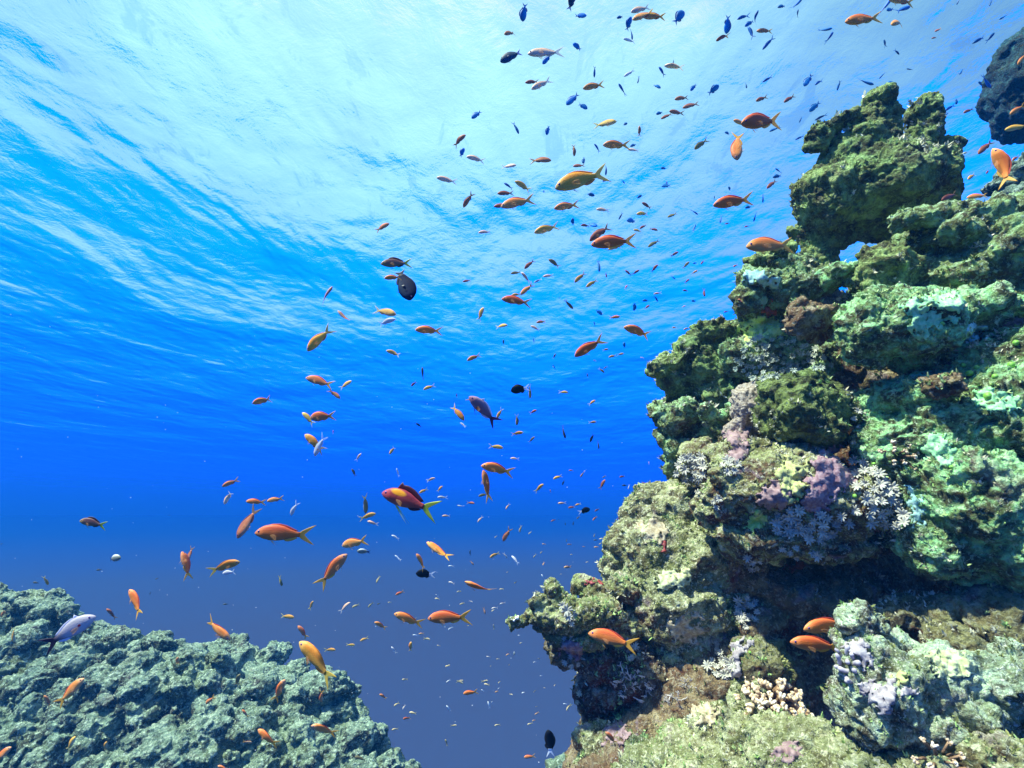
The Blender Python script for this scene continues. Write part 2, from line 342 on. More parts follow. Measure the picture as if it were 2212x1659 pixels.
T(rock('reef_ledge', [
    (1945, 478, 2.05, 22, 24), (2000, 462, 2.05, 48, 20, 40, 14), (2060, 462, 2.05, 48, 26), (2130, 462, 2.0, 50, 34), (2200, 462, 2.0, 50, 40),
    (2070, 505, 2.02, 62, 34), (2170, 540, 2.0, 95, 80), (2000, 520, 2.15, 60, 40), (2100, 590, 2.05, 120, 60), (2210, 600, 2.0, 80, 90),
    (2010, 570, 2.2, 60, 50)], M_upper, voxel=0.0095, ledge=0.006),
  'lumpy green ledge running right from the pinnacle base', 'coral')
T(rock('domed_coral', [(1915, 583, 2.0, 60, 42), (1888, 602, 2.0, 38, 34), (1945, 612, 2.0, 48, 36), (1905, 560, 2.0, 38, 26)], M_pin, voxel=0.008),
  'dark olive domed coral under the blue gap of the pinnacle', 'coral')
T(rock('small_coral', [(1822, 580, 2.15, 34, 17, 30, 12), (1850, 606, 2.15, 34, 26), (1860, 640, 2.2, 40, 26), (1790, 600, 2.2, 26, 24)], M_mint, voxel=0.008),
  'small bright green knob left of the domed coral', 'coral')
T(rock('small_coral', [(1637, 567, 2.4, 30, 17), (1665, 555, 2.42, 28, 18), (1690, 545, 2.45, 26, 24), (1705, 510, 2.5, 15, 16)], M_pin, voxel=0.009),
  'small mossy knob jutting left below the pinnacle', 'coral')
T(rock('forked_coral', [
    (1640, 605, 2.3, 48, 26, 50, 10), (1612, 640, 2.3, 30, 34), (1590, 632, 2.32, 16, 18), (1690, 612, 2.3, 50, 24), (1740, 618, 2.28, 55, 22),
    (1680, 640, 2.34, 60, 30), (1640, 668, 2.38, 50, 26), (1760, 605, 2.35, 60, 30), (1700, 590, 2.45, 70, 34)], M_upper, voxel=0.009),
  'lilac tinged forked coral limb stretching left, dark beneath', 'coral')
T(rock('coral_boulder', [(1752, 690, 2.05, 46, 40), (1735, 665, 2.05, 26, 26), (1785, 672, 2.05, 26, 22), (1765, 712, 2.08, 40, 28)], M_dim, voxel=0.008),
  'brown saddle shaped boulder between the limb and the big green boulder', 'coral')
T(rock('coral_boulder', [
    (1960, 700, 1.85, 125, 78), (1885, 712, 1.85, 62, 72), (2060, 672, 1.85, 95, 46, 80, 10), (2140, 655, 1.85, 70, 36), (1990, 745, 1.88, 100, 50),
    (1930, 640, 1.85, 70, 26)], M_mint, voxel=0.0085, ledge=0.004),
  'big bright green boulder overhanging a dark hollow', 'coral')
T(rock('reef_shelf', [
    (1650, 712, 2.45, 70, 34), (1700, 745, 2.4, 90, 40, 60, -18), (1780, 790, 2.3, 110, 44, 70, -14), (1640, 775, 2.4, 80, 50), (1840, 830, 2.25, 60, 34),
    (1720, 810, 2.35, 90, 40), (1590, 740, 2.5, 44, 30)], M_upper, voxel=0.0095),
  'sloping yellow green shelf carrying feathery soft coral', 'coral')
T(rock('coral_outcrop', [
    (1530, 716, 2.5, 42, 24), (1560, 722, 2.5, 30, 26), (1547, 692, 2.5, 11, 11), (1505, 735, 2.5, 26, 24), (1450, 778, 2.5, 44, 19, 36, 4), (1420, 800, 2.5, 22, 15),
    (1490, 760, 2.5, 40, 28), (1520, 800, 2.52, 56, 60), (1470, 820, 2.55, 36, 34), (1560, 850, 2.5, 60, 50), (1465, 860, 2.6, 28, 34)], M_pin, voxel=0.009),
  'craggy outcrop with a flat green lip poking into the blue', 'coral')
T(rock('coral_bulge', [
    (1425, 895, 2.45, 24, 26), (1450, 915, 2.45, 40, 40), (1480, 900, 2.45, 44, 34), (1418, 950, 2.45, 14, 16), (1455, 965, 2.45, 34, 40), (1470, 1010, 2.45, 34, 30),
    (1510, 940, 2.5, 50, 60)], M_upper, voxel=0.009),
  'rounded dark green bulge at the left edge of the reef', 'coral')
for px, py, r, lab in ((1530, 885, 17, 'round bright green knob above the dark gap, largest of its cluster'), (1558, 892, 12, 'small dark knob touching the round bright green knob'),
                       (1580, 886, 15, 'pale green knob beside the brown rounded coral'), (1597, 862, 13, 'whitish knob on the shoulder of the brown rounded coral')):
    T(rock('small_coral', [(px, py, 2.2, r, r), (px + 3, py + r, 2.24, r * .8, r)], M_mint, voxel=0.006, k=0.5), lab, 'coral', 'small round coral knobs')
T(rock('brown_coral', [(1610, 880, 2.12, 38, 48), (1645, 868, 2.1, 34, 42), (1600, 930, 2.12, 30, 30), (1650, 910, 2.1, 34, 34)], plain('brown_polyp_coral', (0.20, 0.15, 0.10), (0.40, 0.34, 0.26), 0.9, 130, 1.0), voxel=0.007, k=0.55, pits=0.3),
  'smooth lobed brown coral against the left of the mossy boulder', 'coral')
T(rock('mossy_boulder', [
    (1730, 890, 1.95, 92, 78), (1780, 880, 1.95, 62, 62), (1700, 850, 1.95, 70, 34), (1740, 945, 1.97, 80, 46), (1680, 900, 1.98, 46, 60)],
    rockmat('thick_moss_rock', (0.27, 0.36, 0.11), (0.14, 0.19, 0.055), (0.05, 0.06, 0.022), spot=(0.44, 0.56, 0.30), spotamt=0.3, purp=0.15, red=0.1, green=0.5, seed=51), voxel=0.008),
  'large round mossy boulder in the middle of the reef', 'coral')
T(rock('reef_bulge', [
    (1640, 1060, 1.9, 110, 75), (1720, 1060, 1.88, 120, 90), (1570, 1050, 1.95, 46, 50), (1600, 990, 1.98, 60, 50), (1800, 1080, 1.88, 110, 75), (1880, 1090, 1.9, 70, 70),
    (1540, 1090, 2.0, 34, 44), (1680, 1150, 1.9, 130, 44), (1700, 1000, 1.98, 80, 60), (1600, 1140, 1.95, 70, 50), (1820, 1160, 1.92, 120, 40), (1500, 990, 2.2, 44, 40),
    (1620, 1180, 1.98, 70, 34), (1545, 1010, 2.05, 40, 30)], M_mid, voxel=0.0085, ledge=0.003),
  'colourful overhanging bulge covered in purple sponge and white soft coral', 'coral')
T(rock('green_slope', [
    (2000, 880, 1.85, 110, 60, 80, -14), (2120, 800, 1.8, 100, 60), (2180, 900, 1.7, 110, 120), (2050, 960, 1.75, 110, 90), (1930, 960, 1.85, 70, 80),
    (2120, 1080, 1.65, 120, 110), (1980, 1060, 1.75, 60, 80), (2200, 1180, 1.6, 90, 100), (2050, 1160, 1.7, 110, 70), (2210, 780, 1.75, 60, 90),
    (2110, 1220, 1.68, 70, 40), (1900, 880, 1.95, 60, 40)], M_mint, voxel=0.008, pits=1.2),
  'bright green encrusted slope along the right edge', 'coral')
T(rock('hollow_coral', [(2040, 830, 1.66, 40, 27)], M_dim, voxel=0.007), 'dark hollow lump on the bright green slope', 'coral')
T(rock('cream_slope', [
    (1410, 1075, 2.35, 40, 36), (1400, 1120, 2.35, 56, 50), (1460, 1110, 2.32, 70, 60), (1350, 1180, 2.3, 50, 50), (1430, 1200, 2.25, 100, 80), (1330, 1230, 2.28, 36, 36),
    (1520, 1220, 2.2, 100, 90), (1470, 1290, 2.15, 120, 80), (1560, 1290, 2.15, 80, 80), (1400, 1280, 2.2, 70, 50), (1480, 1380, 2.15, 110, 90),
    (1380, 1400, 2.2, 60, 70), (1500, 1060, 2.4, 40, 40)], M_cream, voxel=0.009),
  'pale cream and olive slope falling to the left ledge', 'coral')
T(rock('coral_ledge', [
    (1110, 1338, 2.05, 17, 17), (1130, 1336, 2.05, 20, 14), (1150, 1330, 2.05, 24, 17), (1158, 1300, 2.05, 24, 15), (1194, 1270, 2.05, 14, 20), (1204, 1288, 2.05, 20, 18),
    (1190, 1322, 2.05, 42, 22), (1235, 1330, 2.03, 48, 32), (1250, 1265, 2.1, 20, 16), (1285, 1280, 2.08, 40, 22), (1300, 1318, 2.0, 50, 30), (1345, 1275, 2.1, 40, 24),
    (1205, 1362, 2.08, 36, 18), (1260, 1372, 2.08, 60, 24), (1340, 1345, 2.1, 54, 40), (1184, 1349, 2.06, 24, 12)], M_mid, voxel=0.007, k=0.8),
  'knobbly olive ledge pointing left with a white tipped finger', 'coral')
T(rock('purple_rock', [
    (1215, 1400, 2.15, 32, 26), (1250, 1415, 2.15, 44, 30), (1290, 1430, 2.15, 50, 44), (1200, 1380, 2.12, 22, 18), (1330, 1400, 2.15, 60, 50), (1262, 1480, 2.18, 24, 40),
    (1310, 1490, 2.15, 50, 60), (1380, 1460, 2.12, 70, 70), (1290, 1550, 2.2, 44, 50), (1360, 1540, 2.15, 60, 40), (1450, 1480, 2.1, 60, 60), (1470, 1440, 2.1, 70, 60)],
    rockmat('maroon_sponge_rock', (0.30, 0.25, 0.17), (0.15, 0.09, 0.06), (0.07, 0.03, 0.025), spot=(0.66, 0.62, 0.58), spotamt=0.5, purp=1.0, red=1.0, green=0.3, seed=61, topamt=0.4), voxel=0.008),
  'maroon and purple undercut rock beneath the left ledge', 'coral')
T(rock('pale_reef_rock', [
    (1300, 1620, 2.0, 60, 46), (1260, 1655, 2.0, 36, 40), (1360, 1640, 1.95, 80, 50), (1450, 1620, 1.85, 90, 50), (1540, 1600, 1.75, 90, 56, 60, 18), (1640, 1600, 1.65, 90, 60),
    (1740, 1640, 1.55, 120, 60), (1600, 1700, 1.6, 260, 80), (1560, 1540, 1.85, 50, 40), (1480, 1570, 1.9, 60, 30), (1850, 1680, 1.45, 140, 60), (1620, 1530, 1.8, 60, 40)],
    M_cream, voxel=0.0085), 'lumpy pale olive rock along the bottom, left of the cream branching coral', 'coral')
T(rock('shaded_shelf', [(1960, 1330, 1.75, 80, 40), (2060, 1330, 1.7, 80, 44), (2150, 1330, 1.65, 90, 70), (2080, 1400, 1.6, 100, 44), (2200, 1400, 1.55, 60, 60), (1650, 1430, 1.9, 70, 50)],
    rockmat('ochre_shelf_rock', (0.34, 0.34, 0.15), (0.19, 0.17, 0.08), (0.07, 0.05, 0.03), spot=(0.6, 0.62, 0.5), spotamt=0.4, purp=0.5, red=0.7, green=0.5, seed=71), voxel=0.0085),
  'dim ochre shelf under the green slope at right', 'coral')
T(rock('rounded_coral', [(1868, 1353, 1.18, 46, 40), (1900, 1385, 1.2, 40, 36), (1852, 1392, 1.2, 40, 30), (1945, 1405, 1.22, 44, 34)], M_fore, voxel=0.006, k=0.6),
  'pale rounded knob hiding the tails of two orange fish', 'coral')
T(rock('foreground_coral', [
    (1870, 1440, 1.15, 66, 52), (1900, 1520, 1.12, 80, 70), (1960, 1470, 1.12, 70, 60), (1850, 1530, 1.14, 44, 60), (1980, 1560, 1.1, 80, 60), (2050, 1450, 1.15, 90, 60),
    (2100, 1540, 1.1, 80, 50), (2150, 1480, 1.12, 70, 60), (2195, 1440, 1.15, 44, 50), (2100, 1610, 1.08, 60, 34), (2020, 1510, 1.12, 60, 60), (2215, 1530, 1.12, 50, 60), (1900, 1590, 1.14, 60, 34)],
    M_fore, voxel=0.006, k=0.62, pits=1.4), 'mint and white foreground coral mass in the lower right corner', 'coral')
T(rock('corner_coral', [(2010, 1690, 1.02, 90, 50), (2160, 1650, 1.0, 70, 60), (1900, 1680, 1.08, 70, 44)], M_cream, voxel=0.006, k=0.6),
  'dim coral lump cut by the bottom edge near the corner', 'coral')

M_tower = rockmat('hazed_tower_rock', (0.02, 0.085, 0.13), (0.012, 0.045, 0.08), (0.006, 0.015, 0.03), spot=(0.06, 0.22, 0.20), spotamt=0.4, purp=0.1, red=0.1, green=0.1, seed=75)  # blue haze and silhouette shade put into the rock colours
# reefs further off
T(rock('far_pinnacle', [
    (2190, 190, 5, 50, 84), (2230, 120, 5, 60, 54), (2220, 255, 5, 78, 40), (2192, 285, 5, 32, 24), (2156, 200, 5, 18, 44), (2165, 122, 5, 14, 18), (2270, 70, 5, 50, 30)],
    M_tower, voxel=0.025, k=1.6), 'dark blue reef tower behind, cut by the right edge', 'coral')
T(rock('far_ledge', [(2200, 385, 3.3, 50, 34), (2165, 405, 3.3, 34, 22), (2230, 360, 3.3, 40, 40), (2240, 430, 3.2, 70, 30)], M_far, voxel=0.014, k=1.2),
  'grey green ledge behind, at the right edge under the reef tower', 'coral')
T(rock('far_outcrop', [(1215, 1660, 5.0, 34, 22), (1250, 1680, 5.0, 50, 50), (1190, 1690, 5.0, 30, 30)], M_far, voxel=0.024, k=1.6),
  'faint teal outcrop low behind the foot of the reef', 'coral')

SLOPE = [
    (20, 1330, 5.6, 70, 50), (90, 1350, 5.6, 60, 40), (10, 1420, 5.4, 110, 70), (180, 1400, 5.5, 70, 44), (270, 1430, 5.4, 80, 44), (370, 1450, 5.4, 80, 44), (450, 1480, 5.4, 60, 44),
    (100, 1500, 5.2, 160, 90), (300, 1530, 5.0, 180, 90), (540, 1530, 5.3, 80, 50), (640, 1540, 5.3, 80, 54), (480, 1590, 5.0, 160, 80), (710, 1560, 5.2, 60, 60),
    (770, 1620, 5.1, 70, 46), (640, 1640, 4.9, 160, 80), (840, 1670, 5.0, 60, 40), (100, 1640, 4.7, 220, 110), (350, 1680, 4.6, 260, 110), (600, 1760, 4.6, 320, 110), (-120, 1500, 5.2, 160, 200),
    (280, 1600, 5.6, 520, 140, 260)]
_b = rock('reef_slope', SLOPE, M_far, voxel=0.05, k=1.0); ROCKS.remove(_b)
_t = BVHTree.FromPolygons([v.co[:] for v in _b.data.vertices], [list(p.vertices) for p in _b.data.polygons]); bpy.data.objects.remove(_b)
_r = random.Random(21); _n = 0; LUMPS = []
while len(LUMPS) < 300 and _n < 4000:
    _n += 1; x, y = _r.uniform(-20, 880), _r.uniform(1290, 1680); h = _t.ray_cast(Vector((0, 0, 0)), at(x, y, 1).normalized())
    if h[0] is None: continue
    dd = h[0].dot(FWD); s = _r.choice((9, 12, 15, 18, 24, 30)) * _r.uniform(.8, 1.2)
    LUMPS.append((x, y - s * .3, dd, s, s * _r.uniform(.55, .95), s * _r.uniform(.8, 1.2), _r.uniform(-30, 30)))
slope = rock('reef_slope', SLOPE + LUMPS, M_far, voxel=0.018, k=1.15, pits=1.6, lump=1.3)
tag(slope, 'pale teal reef slope across the lower left', kind='structure')
for px, py, d, rx, ry, lab in (
    (25, 1287, 5.5, 20, 7, 'flat pale plate coral crowning the far reef, at the left edge'), (50, 1305, 5.5, 38, 13, 'rough shelf coral just under the flat pale plate coral'),
    (150, 1325, 5.5, 20, 20, 'ragged coral lump behind the lilac fish'), (340, 1388, 5.4, 30, 18, 'pale coral head rising where the far reef dips'),
    (470, 1425, 5.3, 24, 20, 'grey round coral head on the far reef crest'), (700, 1478, 5.2, 58, 26, 'broad domed coral where the far reef turns down'),
    (245, 1378, 5.4, 26, 16, 'small crest coral right of the lilac fish'), (75, 1480, 4.75, 36, 28, 'smooth rounded coral low at the left edge'),
    (140, 1490, 4.75, 26, 22, 'smaller rounded coral beside the smooth rounded one'), (395, 1490, 4.7, 24, 20, 'round pale coral mid slope on the far reef'),
    (560, 1478, 5.2, 40, 18, 'low crest coral left of the broad domed coral'), (805, 1585, 5.0, 24, 20, 'last coral lump before the far reef drops away')):
    T(rock('far_coral', [(px, py, d, rx, ry), (px + rx * .4, py + ry * .9, d + .05, rx * .9, ry)], M_far, voxel=0.016, k=1.3, pits=0.8, lump=1.4), lab, 'coral', 'coral heads on the far reef')
# ------------------------------------------------------------------ encrusting sponges, soft corals, branching corals
bpy.context.view_layer.update()
_v = []; _f = []; _n = 0
for o in ROCKS:
    m = o.data; c = co(m); _v.append(c)
    for p in m.polygons: _f.append([i + _n for i in p.vertices])
    _n += len(c)
TREE = BVHTree.FromPolygons(np.concatenate(_v).tolist(), _f)
del _v, _f
ORG = Vector((0, 0, 0))
def hit(px, py):
    d = at(px, py, 1.0).normalized(); loc, n, i, t = TREE.ray_cast(ORG, d)
    if loc is None: return None
    if n.dot(d) > 0: n = -n
    return loc, n, t

def inside(x, y, poly):
    c = False; j = len(poly) - 1
    for i in range(len(poly)):
        xi, yi = poly[i]; xj, yj = poly[j]
        if (yi > y) != (yj > y) and x < (xj - xi) * (y - yi) / (yj - yi) + xi: c = not c
        j = i
    return c
def crust(name, label, cat, poly, mat, step=2.6, lift=0.010, rough=0.011, group=None, ns=30):
    """a sheet of living crust that follows the rock under an irregular outline, thick and rolled under at its rim"""
    xs = [p[0] for p in poly]; ys = [p[1] for p in poly]
    nx = int((max(xs) - min(xs)) / step) + 2; ny = int((max(ys) - min(ys)) / step) + 2
    P = {}; 
    for i in range(nx):
        for j in range(ny):
            x = min(xs) + i * step; y = min(ys) + j * step
            w = np.array([[x / 22, y / 22, 0.3], [x / 22, y / 22, 5.7]]); q = fbm(w * 1.3, 4, 1, .65) * 15
            if not inside(x + q[0], y + q[1], poly): continue
            h = hit(x, y)
            if h: P[(i, j)] = h
    if len(P) < 9: return None
    med = sorted(h[2] for h in P.values())[len(P) // 2]
    P = {k: h for k, h in P.items() if abs(h[2] - med) < 0.30}
    for _ in range(3):                       # relax depths so the sheet bridges small pits
        Q = {}
        for (i, j), h in P.items():
            nb = [P[k][2] for k in ((i - 1, j), (i + 1, j), (i, j - 1), (i, j + 1)) if k in P]
            t = h[2] if not nb else 0.35 * h[2] + 0.65 * min(sum(nb) / len(nb), h[2] + 0.004)
            Q[(i, j)] = (h[0].normalized() * t, h[1], t)
        P = Q
    left = set(P); best = []
    while left:                              # keep the one largest patch
        st_ = [left.pop()]; comp = []
        while st_:
            q = st_.pop(); comp.append(q)
            for k in ((q[0] - 1, q[1]), (q[0] + 1, q[1]), (q[0], q[1] - 1), (q[0], q[1] + 1)):
                if k in left and abs(P[k][2] - P[q][2]) < .05: left.discard(k); st_.append(k)
        if len(comp) > len(best): best = comp
    P = {k: P[k] for k in best}
    idx = {}; V = []; Fc = []
    keys = list(P); 
    nb8 = [(a, b) for a in (-1, 0, 1) for b in (-1, 0, 1) if a or b]
    for k in keys:
        edge = any((k[0] + a, k[1] + b) not in P for a, b in nb8)
        loc, n, t = P[k]; tc_ = -loc.normalized()
        l = lift * (0.45 if edge else 1.0)
        p = loc + (n * 0.4 + tc_ * 0.6) * l; idx[k] = len(V); V.append(p)
    A = np.array([v[:] for v in V]); Dn = -A / np.linalg.norm(A, axis=1)[:, None]
    A += Dn * (rough * fbm(A * ns, 5, 2, .62) + rough * 0.8 * (0.5 - worley(A * ns * 1.6)[0]))[:, None]
    nV = len(A); B = A - Dn * (lift * 2.6 + 0.01)
    bd = {}
    for (i, j) in keys:
        q = [(i, j), (i, j + 1), (i + 1, j + 1), (i + 1, j)]
        if all(k in idx for k in q):
            a = [idx[k] for k in q]
            if max(P[k][2] for k in q) - min(P[k][2] for k in q) > 0.10: continue
            Fc.append(a); Fc.append([x + nV for x in reversed(a)])
            for u, v in zip(a, a[1:] + a[:1]):
                if (v, u) in bd: del bd[(v, u)]
                else: bd[(u, v)] = 1
    for u, v in bd: Fc.append([v, u, u + nV, v + nV])
    o = obj(name, mesh(name, np.concatenate([A, B]), Fc, [mat]))
    return tag(o, label, cat, group)

m_purple = plain('purple_sponge', (0.22, 0.11, 0.13), (0.36, 0.24, 0.25), 0.8, 75, 1.0)
m_lilac = plain('lilac_sponge', (0.27, 0.23, 0.24), (0.42, 0.38, 0.37), 0.8, 60, 0.9)
m_lemon = plain('yellow_green_coral', (0.50, 0.54, 0.20), (0.30, 0.30, 0.12), 0.8, 45, 0.9)
m_white = plain('bleached_coral', (0.54, 0.58, 0.32), (0.34, 0.36, 0.17), 0.9, 70, 1.0)
m_red = plain('red_sponge', (0.30, 0.035, 0.03), (0.16, 0.02, 0.02), 0.6, 50, 0.7)
m_orange = plain('orange_sponge', (0.42, 0.10, 0.03), (0.25, 0.05, 0.02), 0.6, 60, 0.7)
m_pink = plain('pink_coralline', (0.34, 0.23, 0.22), (0.22, 0.13, 0.13), 0.85, 60, 0.7)
crust('purple_sponge', 'large purple sponge plate draped over the middle of the bulge', 'sponge',
      [(1768, 975), (1792, 962), (1822, 960), (1838, 985), (1846, 1020), (1866, 1030), (1864, 1052), (1846, 1060), (1834, 1048), (1806, 1066), (1800, 1092), (1786, 1100),
       (1788, 1120), (1762, 1122), (1742, 1100), (1722, 1092), (1716, 1080), (1738, 1062), (1742, 1028), (1752, 1000)], m_purple, lift=0.010, rough=0.005)
crust('yellow_coral', 'yellow green crust coral left of the purple sponge plate', 'coral',
      [(1672, 930), (1690, 938), (1700, 975), (1722, 1000), (1746, 1010), (1742, 1050), (1722, 1080), (1700, 1086), (1690, 1060), (1672, 1046), (1676, 1012), (1690, 990), (1678, 960)], m_lemon, lift=0.014)
crust('pink_coralline_patch', 'pinkish encrusting patch under the brown lobed coral', 'coral', [(1560, 935), (1600, 915), (1618, 935), (1616, 985), (1590, 1000), (1565, 985)], m_pink)
crust('pink_coralline_patch', 'faded pink patch low on the colourful bulge', 'coral', [(1640, 1040), (1690, 1036), (1710, 1075), (1690, 1108), (1650, 1100), (1630, 1070)], m_pink)
crust('lilac_sponge', 'smooth lilac sponge plate between two sprays of white soft coral', 'sponge',
      [(1570, 1398), (1600, 1374), (1618, 1372), (1630, 1392), (1622, 1420), (1604, 1432), (1600, 1462), (1576, 1470), (1556, 1452), (1560, 1428)], m_lilac, lift=0.014)
crust('red_sponge', 'dark red sponge on the crest above the left ledge', 'sponge', [(1262, 1262), (1280, 1248), (1302, 1237), (1322, 1240), (1326, 1255), (1300, 1264), (1284, 1274), (1264, 1278)], m_red, step=2.6)
crust('red_sponge', 'thin red streak on the pale cream slope', 'sponge', [(1424, 1172), (1436, 1168), (1438, 1200), (1430, 1214), (1420, 1200)], m_red, step=2.5)
crust('orange_sponge', 'orange sponge in the shadow under the forked limb', 'sponge', [(1650, 655), (1668, 645), (1676, 668), (1668, 690), (1652, 692), (1644, 675)], m_orange, step=2.6)
crust('orange_sponge', 'small orange sponge at the dark tip of the forked limb', 'sponge', [(1594, 640), (1606, 636), (1608, 655), (1598, 662)], m_orange, step=2.5)
crust('orange_sponge', 'rusty sponge on the underside below the soft coral fringe', 'sponge', [(1690, 1215), (1720, 1208), (1745, 1218), (1742, 1238), (1712, 1246), (1690, 1236)], m_orange, step=2.6)
crust('purple_coralline', 'dusky purple crust on the undercut below the left ledge', 'sponge', [(1206, 1385), (1236, 1382), (1262, 1398), (1270, 1425), (1240, 1436), (1214, 1418)], m_purple, step=2.6)
crust('white_crust', 'bright yellowish white crust on the pale cream slope', 'coral', [(1412, 1250), (1440, 1232), (1472, 1228), (1500, 1245), (1496, 1266), (1462, 1278), (1430, 1280)], m_white)
crust('white_crust', 'white patch on the end of the left pointing finger', 'coral', [(1100, 1330), (1112, 1328), (1118, 1344), (1106, 1350), (1100, 1342)], plain('chalk_white_coral', (0.85, 0.88, 0.82)), step=2)
crust('lilac_sponge', 'smooth lilac sponge lobe on the foreground coral', 'sponge', [(1812, 1400), (1845, 1378), (1880, 1388), (1896, 1420), (1888, 1450), (1866, 1446), (1850, 1415), (1815, 1415)], m_lilac, lift=0.010, rough=0.006)
crust('lilac_sponge', 'lilac frill hanging over the black hole in the foreground coral', 'sponge', [(1850, 1480), (1890, 1462), (1936, 1470), (1952, 1500), (1940, 1530), (1915, 1540), (1886, 1522), (1860, 1506)], m_lilac, lift=0.012, rough=0.008)
crust('lilac_sponge', 'tiny lilac patch below the yellow spot of the foreground coral', 'sponge', [(1945, 1500), (1962, 1478), (1982, 1492), (1984, 1512), (1958, 1518)], m_lilac, lift=0.008, rough=0.006, step=2.6)
crust('yellow_coral', 'lemon yellow patch on the foreground coral', 'coral', [(1918, 1450), (1936, 1442), (1958, 1458), (1966, 1484), (1946, 1488), (1926, 1472)], m_lemon, lift=0.008, rough=0.006, step=2.6)
crust('white_crust', 'whitish crust on the far corner of the foreground coral', 'coral', [(1998, 1425), (2050, 1398), (2100, 1412), (2120, 1450), (2070, 1470), (2020, 1455)], m_white, lift=0.008)

m_mintc = plain('mint_crust', (0.22, 0.55, 0.25), (0.38, 0.68, 0.36), .9, 70, 1.0); m_tan = plain('tan_crust', (0.32, 0.25, 0.15), (0.48, 0.42, 0.28), .9, 80, 1.0)
m_aqua = plain('aqua_crust', (0.26, 0.50, 0.42), (0.40, 0.62, 0.52), .9, 70, .8); m_chart = plain('chartreuse_crust', (0.42, 0.58, 0.10), (0.60, 0.70, 0.22), .9, 70, 1.0)
for nm, lab, m, poly in (
    ('mint_crust', 'bright mint crust spread over the top of the big green boulder', m_mintc, [(1940, 650), (1990, 632), (2050, 628), (2090, 650), (2070, 690), (2030, 710), (1990, 740), (1960, 720), (1955, 680)]),
    ('mint_crust', 'glowing mint crust in the middle of the green slope', m_mintc, [(1975, 955), (2010, 925), (2050, 935), (2070, 975), (2060, 1010), (2020, 1005), (1990, 985)]),
    ('mint_crust', 'mint crust high on the green slope near the dark hollow lump', m_mintc, [(2090, 850), (2140, 830), (2200, 850), (2205, 890), (2150, 900), (2100, 885)]),
    ('aqua_crust', 'aqua coloured crust at the right end of the big green boulder', m_aqua, [(2085, 705), (2110, 690), (2135, 705), (2125, 735), (2095, 745)]),
    ('aqua_crust', 'pale aqua tongue of crust beside the black cleft', m_aqua, [(1950, 1055), (1975, 1048), (1990, 1080), (2000, 1130), (1985, 1150), (1965, 1130), (1962, 1090)]),
    ('chartreuse_crust', 'yellow green crust under the forked limb, top of the sloping shelf', m_chart, [(1592, 690), (1640, 682), (1690, 700), (1705, 725), (1650, 745), (1610, 760), (1596, 730)]),
    ('chartreuse_crust', 'ochre green crust low on the colourful bulge', m_chart, [(1600, 1110), (1640, 1100), (1668, 1120), (1650, 1150), (1610, 1150)]),
    ('tan_crust', 'tan crust across the upper pale cream slope', m_tan, [(1370, 1130), (1420, 1115), (1450, 1145), (1430, 1180), (1380, 1175)]),
    ('tan_crust', 'tan crust on the cream slope above the maroon rock', m_tan, [(1440, 1330), (1500, 1320), (1530, 1360), (1500, 1400), (1450, 1380)]),
    ('tan_crust', 'tan crust in the dark left of the cream branching coral', m_tan, [(1490, 1530), (1530, 1510), (1560, 1530), (1550, 1565), (1505, 1570)]),
    ('mauve_crust', 'mauve crust on the low rock at the bottom left of the reef', m_pink, [(1290, 1560), (1335, 1550), (1370, 1580), (1350, 1615), (1300, 1605)]),
    ('mauve_crust', 'mauve crust at the bottom edge under the cream branching coral', m_pink, [(1660, 1610), (1710, 1600), (1740, 1625), (1720, 1655), (1670, 1650)]),
    ('aqua_crust', 'pale aqua crust on top of the forked limb', m_aqua, [(1600, 592), (1650, 583), (1690, 600), (1680, 622), (1640, 618), (1606, 615)])):
    crust(nm, lab, 'encrusting coral', poly, m, lift=0.006, rough=0.009)

# --- soft coral: every polyp is a ring of eight or nine feathery arms on a short stalk
def petal_ring(npet, L, wid, cup, seed):
    r = random.Random(seed); V = []; Fc = []
    for a in range(npet):
        th = 2 * math.pi * (a + r.uniform(-.18, .18)) / npet; l = L * r.uniform(.8, 1.12); c = cup + r.uniform(-.25, .2)
        n0 = len(V); K_ = 6; tw = r.uniform(-.4, .4)
        for i in range(K_ + 1):
            s = i / K_; w = wid * (0.35 + 1.0 * math.sin(math.pi * min(1, .12 + s * .8)) ** 0.8) * (1 if i < K_ else .45)
            rr = l * (0.10 + 0.9 * s * math.cos(c * (1 - .3 * s))); z = l * s * math.sin(c) * (1 - .35 * s)
            for q in range(6):
                an = 2 * math.pi * q / 6 + tw * s
                u = w * math.cos(an); v = w * .38 * math.sin(an)
                V.append((rr * math.cos(th) - u * math.sin(th), rr * math.sin(th) + u * math.cos(th), z + v))
        for i in range(K_):
            for q in range(6):
                b = n0 + i * 6; Fc.append([b + q, b + (q + 1) % 6, b + 6 + (q + 1) % 6, b + 6 + q])
        Fc.append([n0 + K_ * 6 + q for q in range(6)])
    n0 = len(V)
    for i, (z, rr) in enumerate(((-1.1 * L, .16 * L), (-.4 * L, .12 * L), (0, .17 * L), (.06 * L, .05 * L))):
        for q in range(8): V.append((rr * math.cos(q * math.pi / 4), rr * math.sin(q * math.pi / 4), z))
    for i in range(3):
        for q in range(8): Fc.append([n0 + i * 8 + q, n0 + i * 8 + (q + 1) % 8, n0 + i * 8 + 8 + (q + 1) % 8, n0 + i * 8 + 8 + q])
    return V, Fc
m_soft = plain('white_soft_coral', (0.47, 0.45, 0.36), (0.33, 0.31, 0.24), 0.6, 70, 0.4, sub=0.0)
m_softg = plain('grey_soft_coral', (0.30, 0.34, 0.24), (0.44, 0.46, 0.34), 0.7, 60, 0.4)
POLY = []; POLYG = []
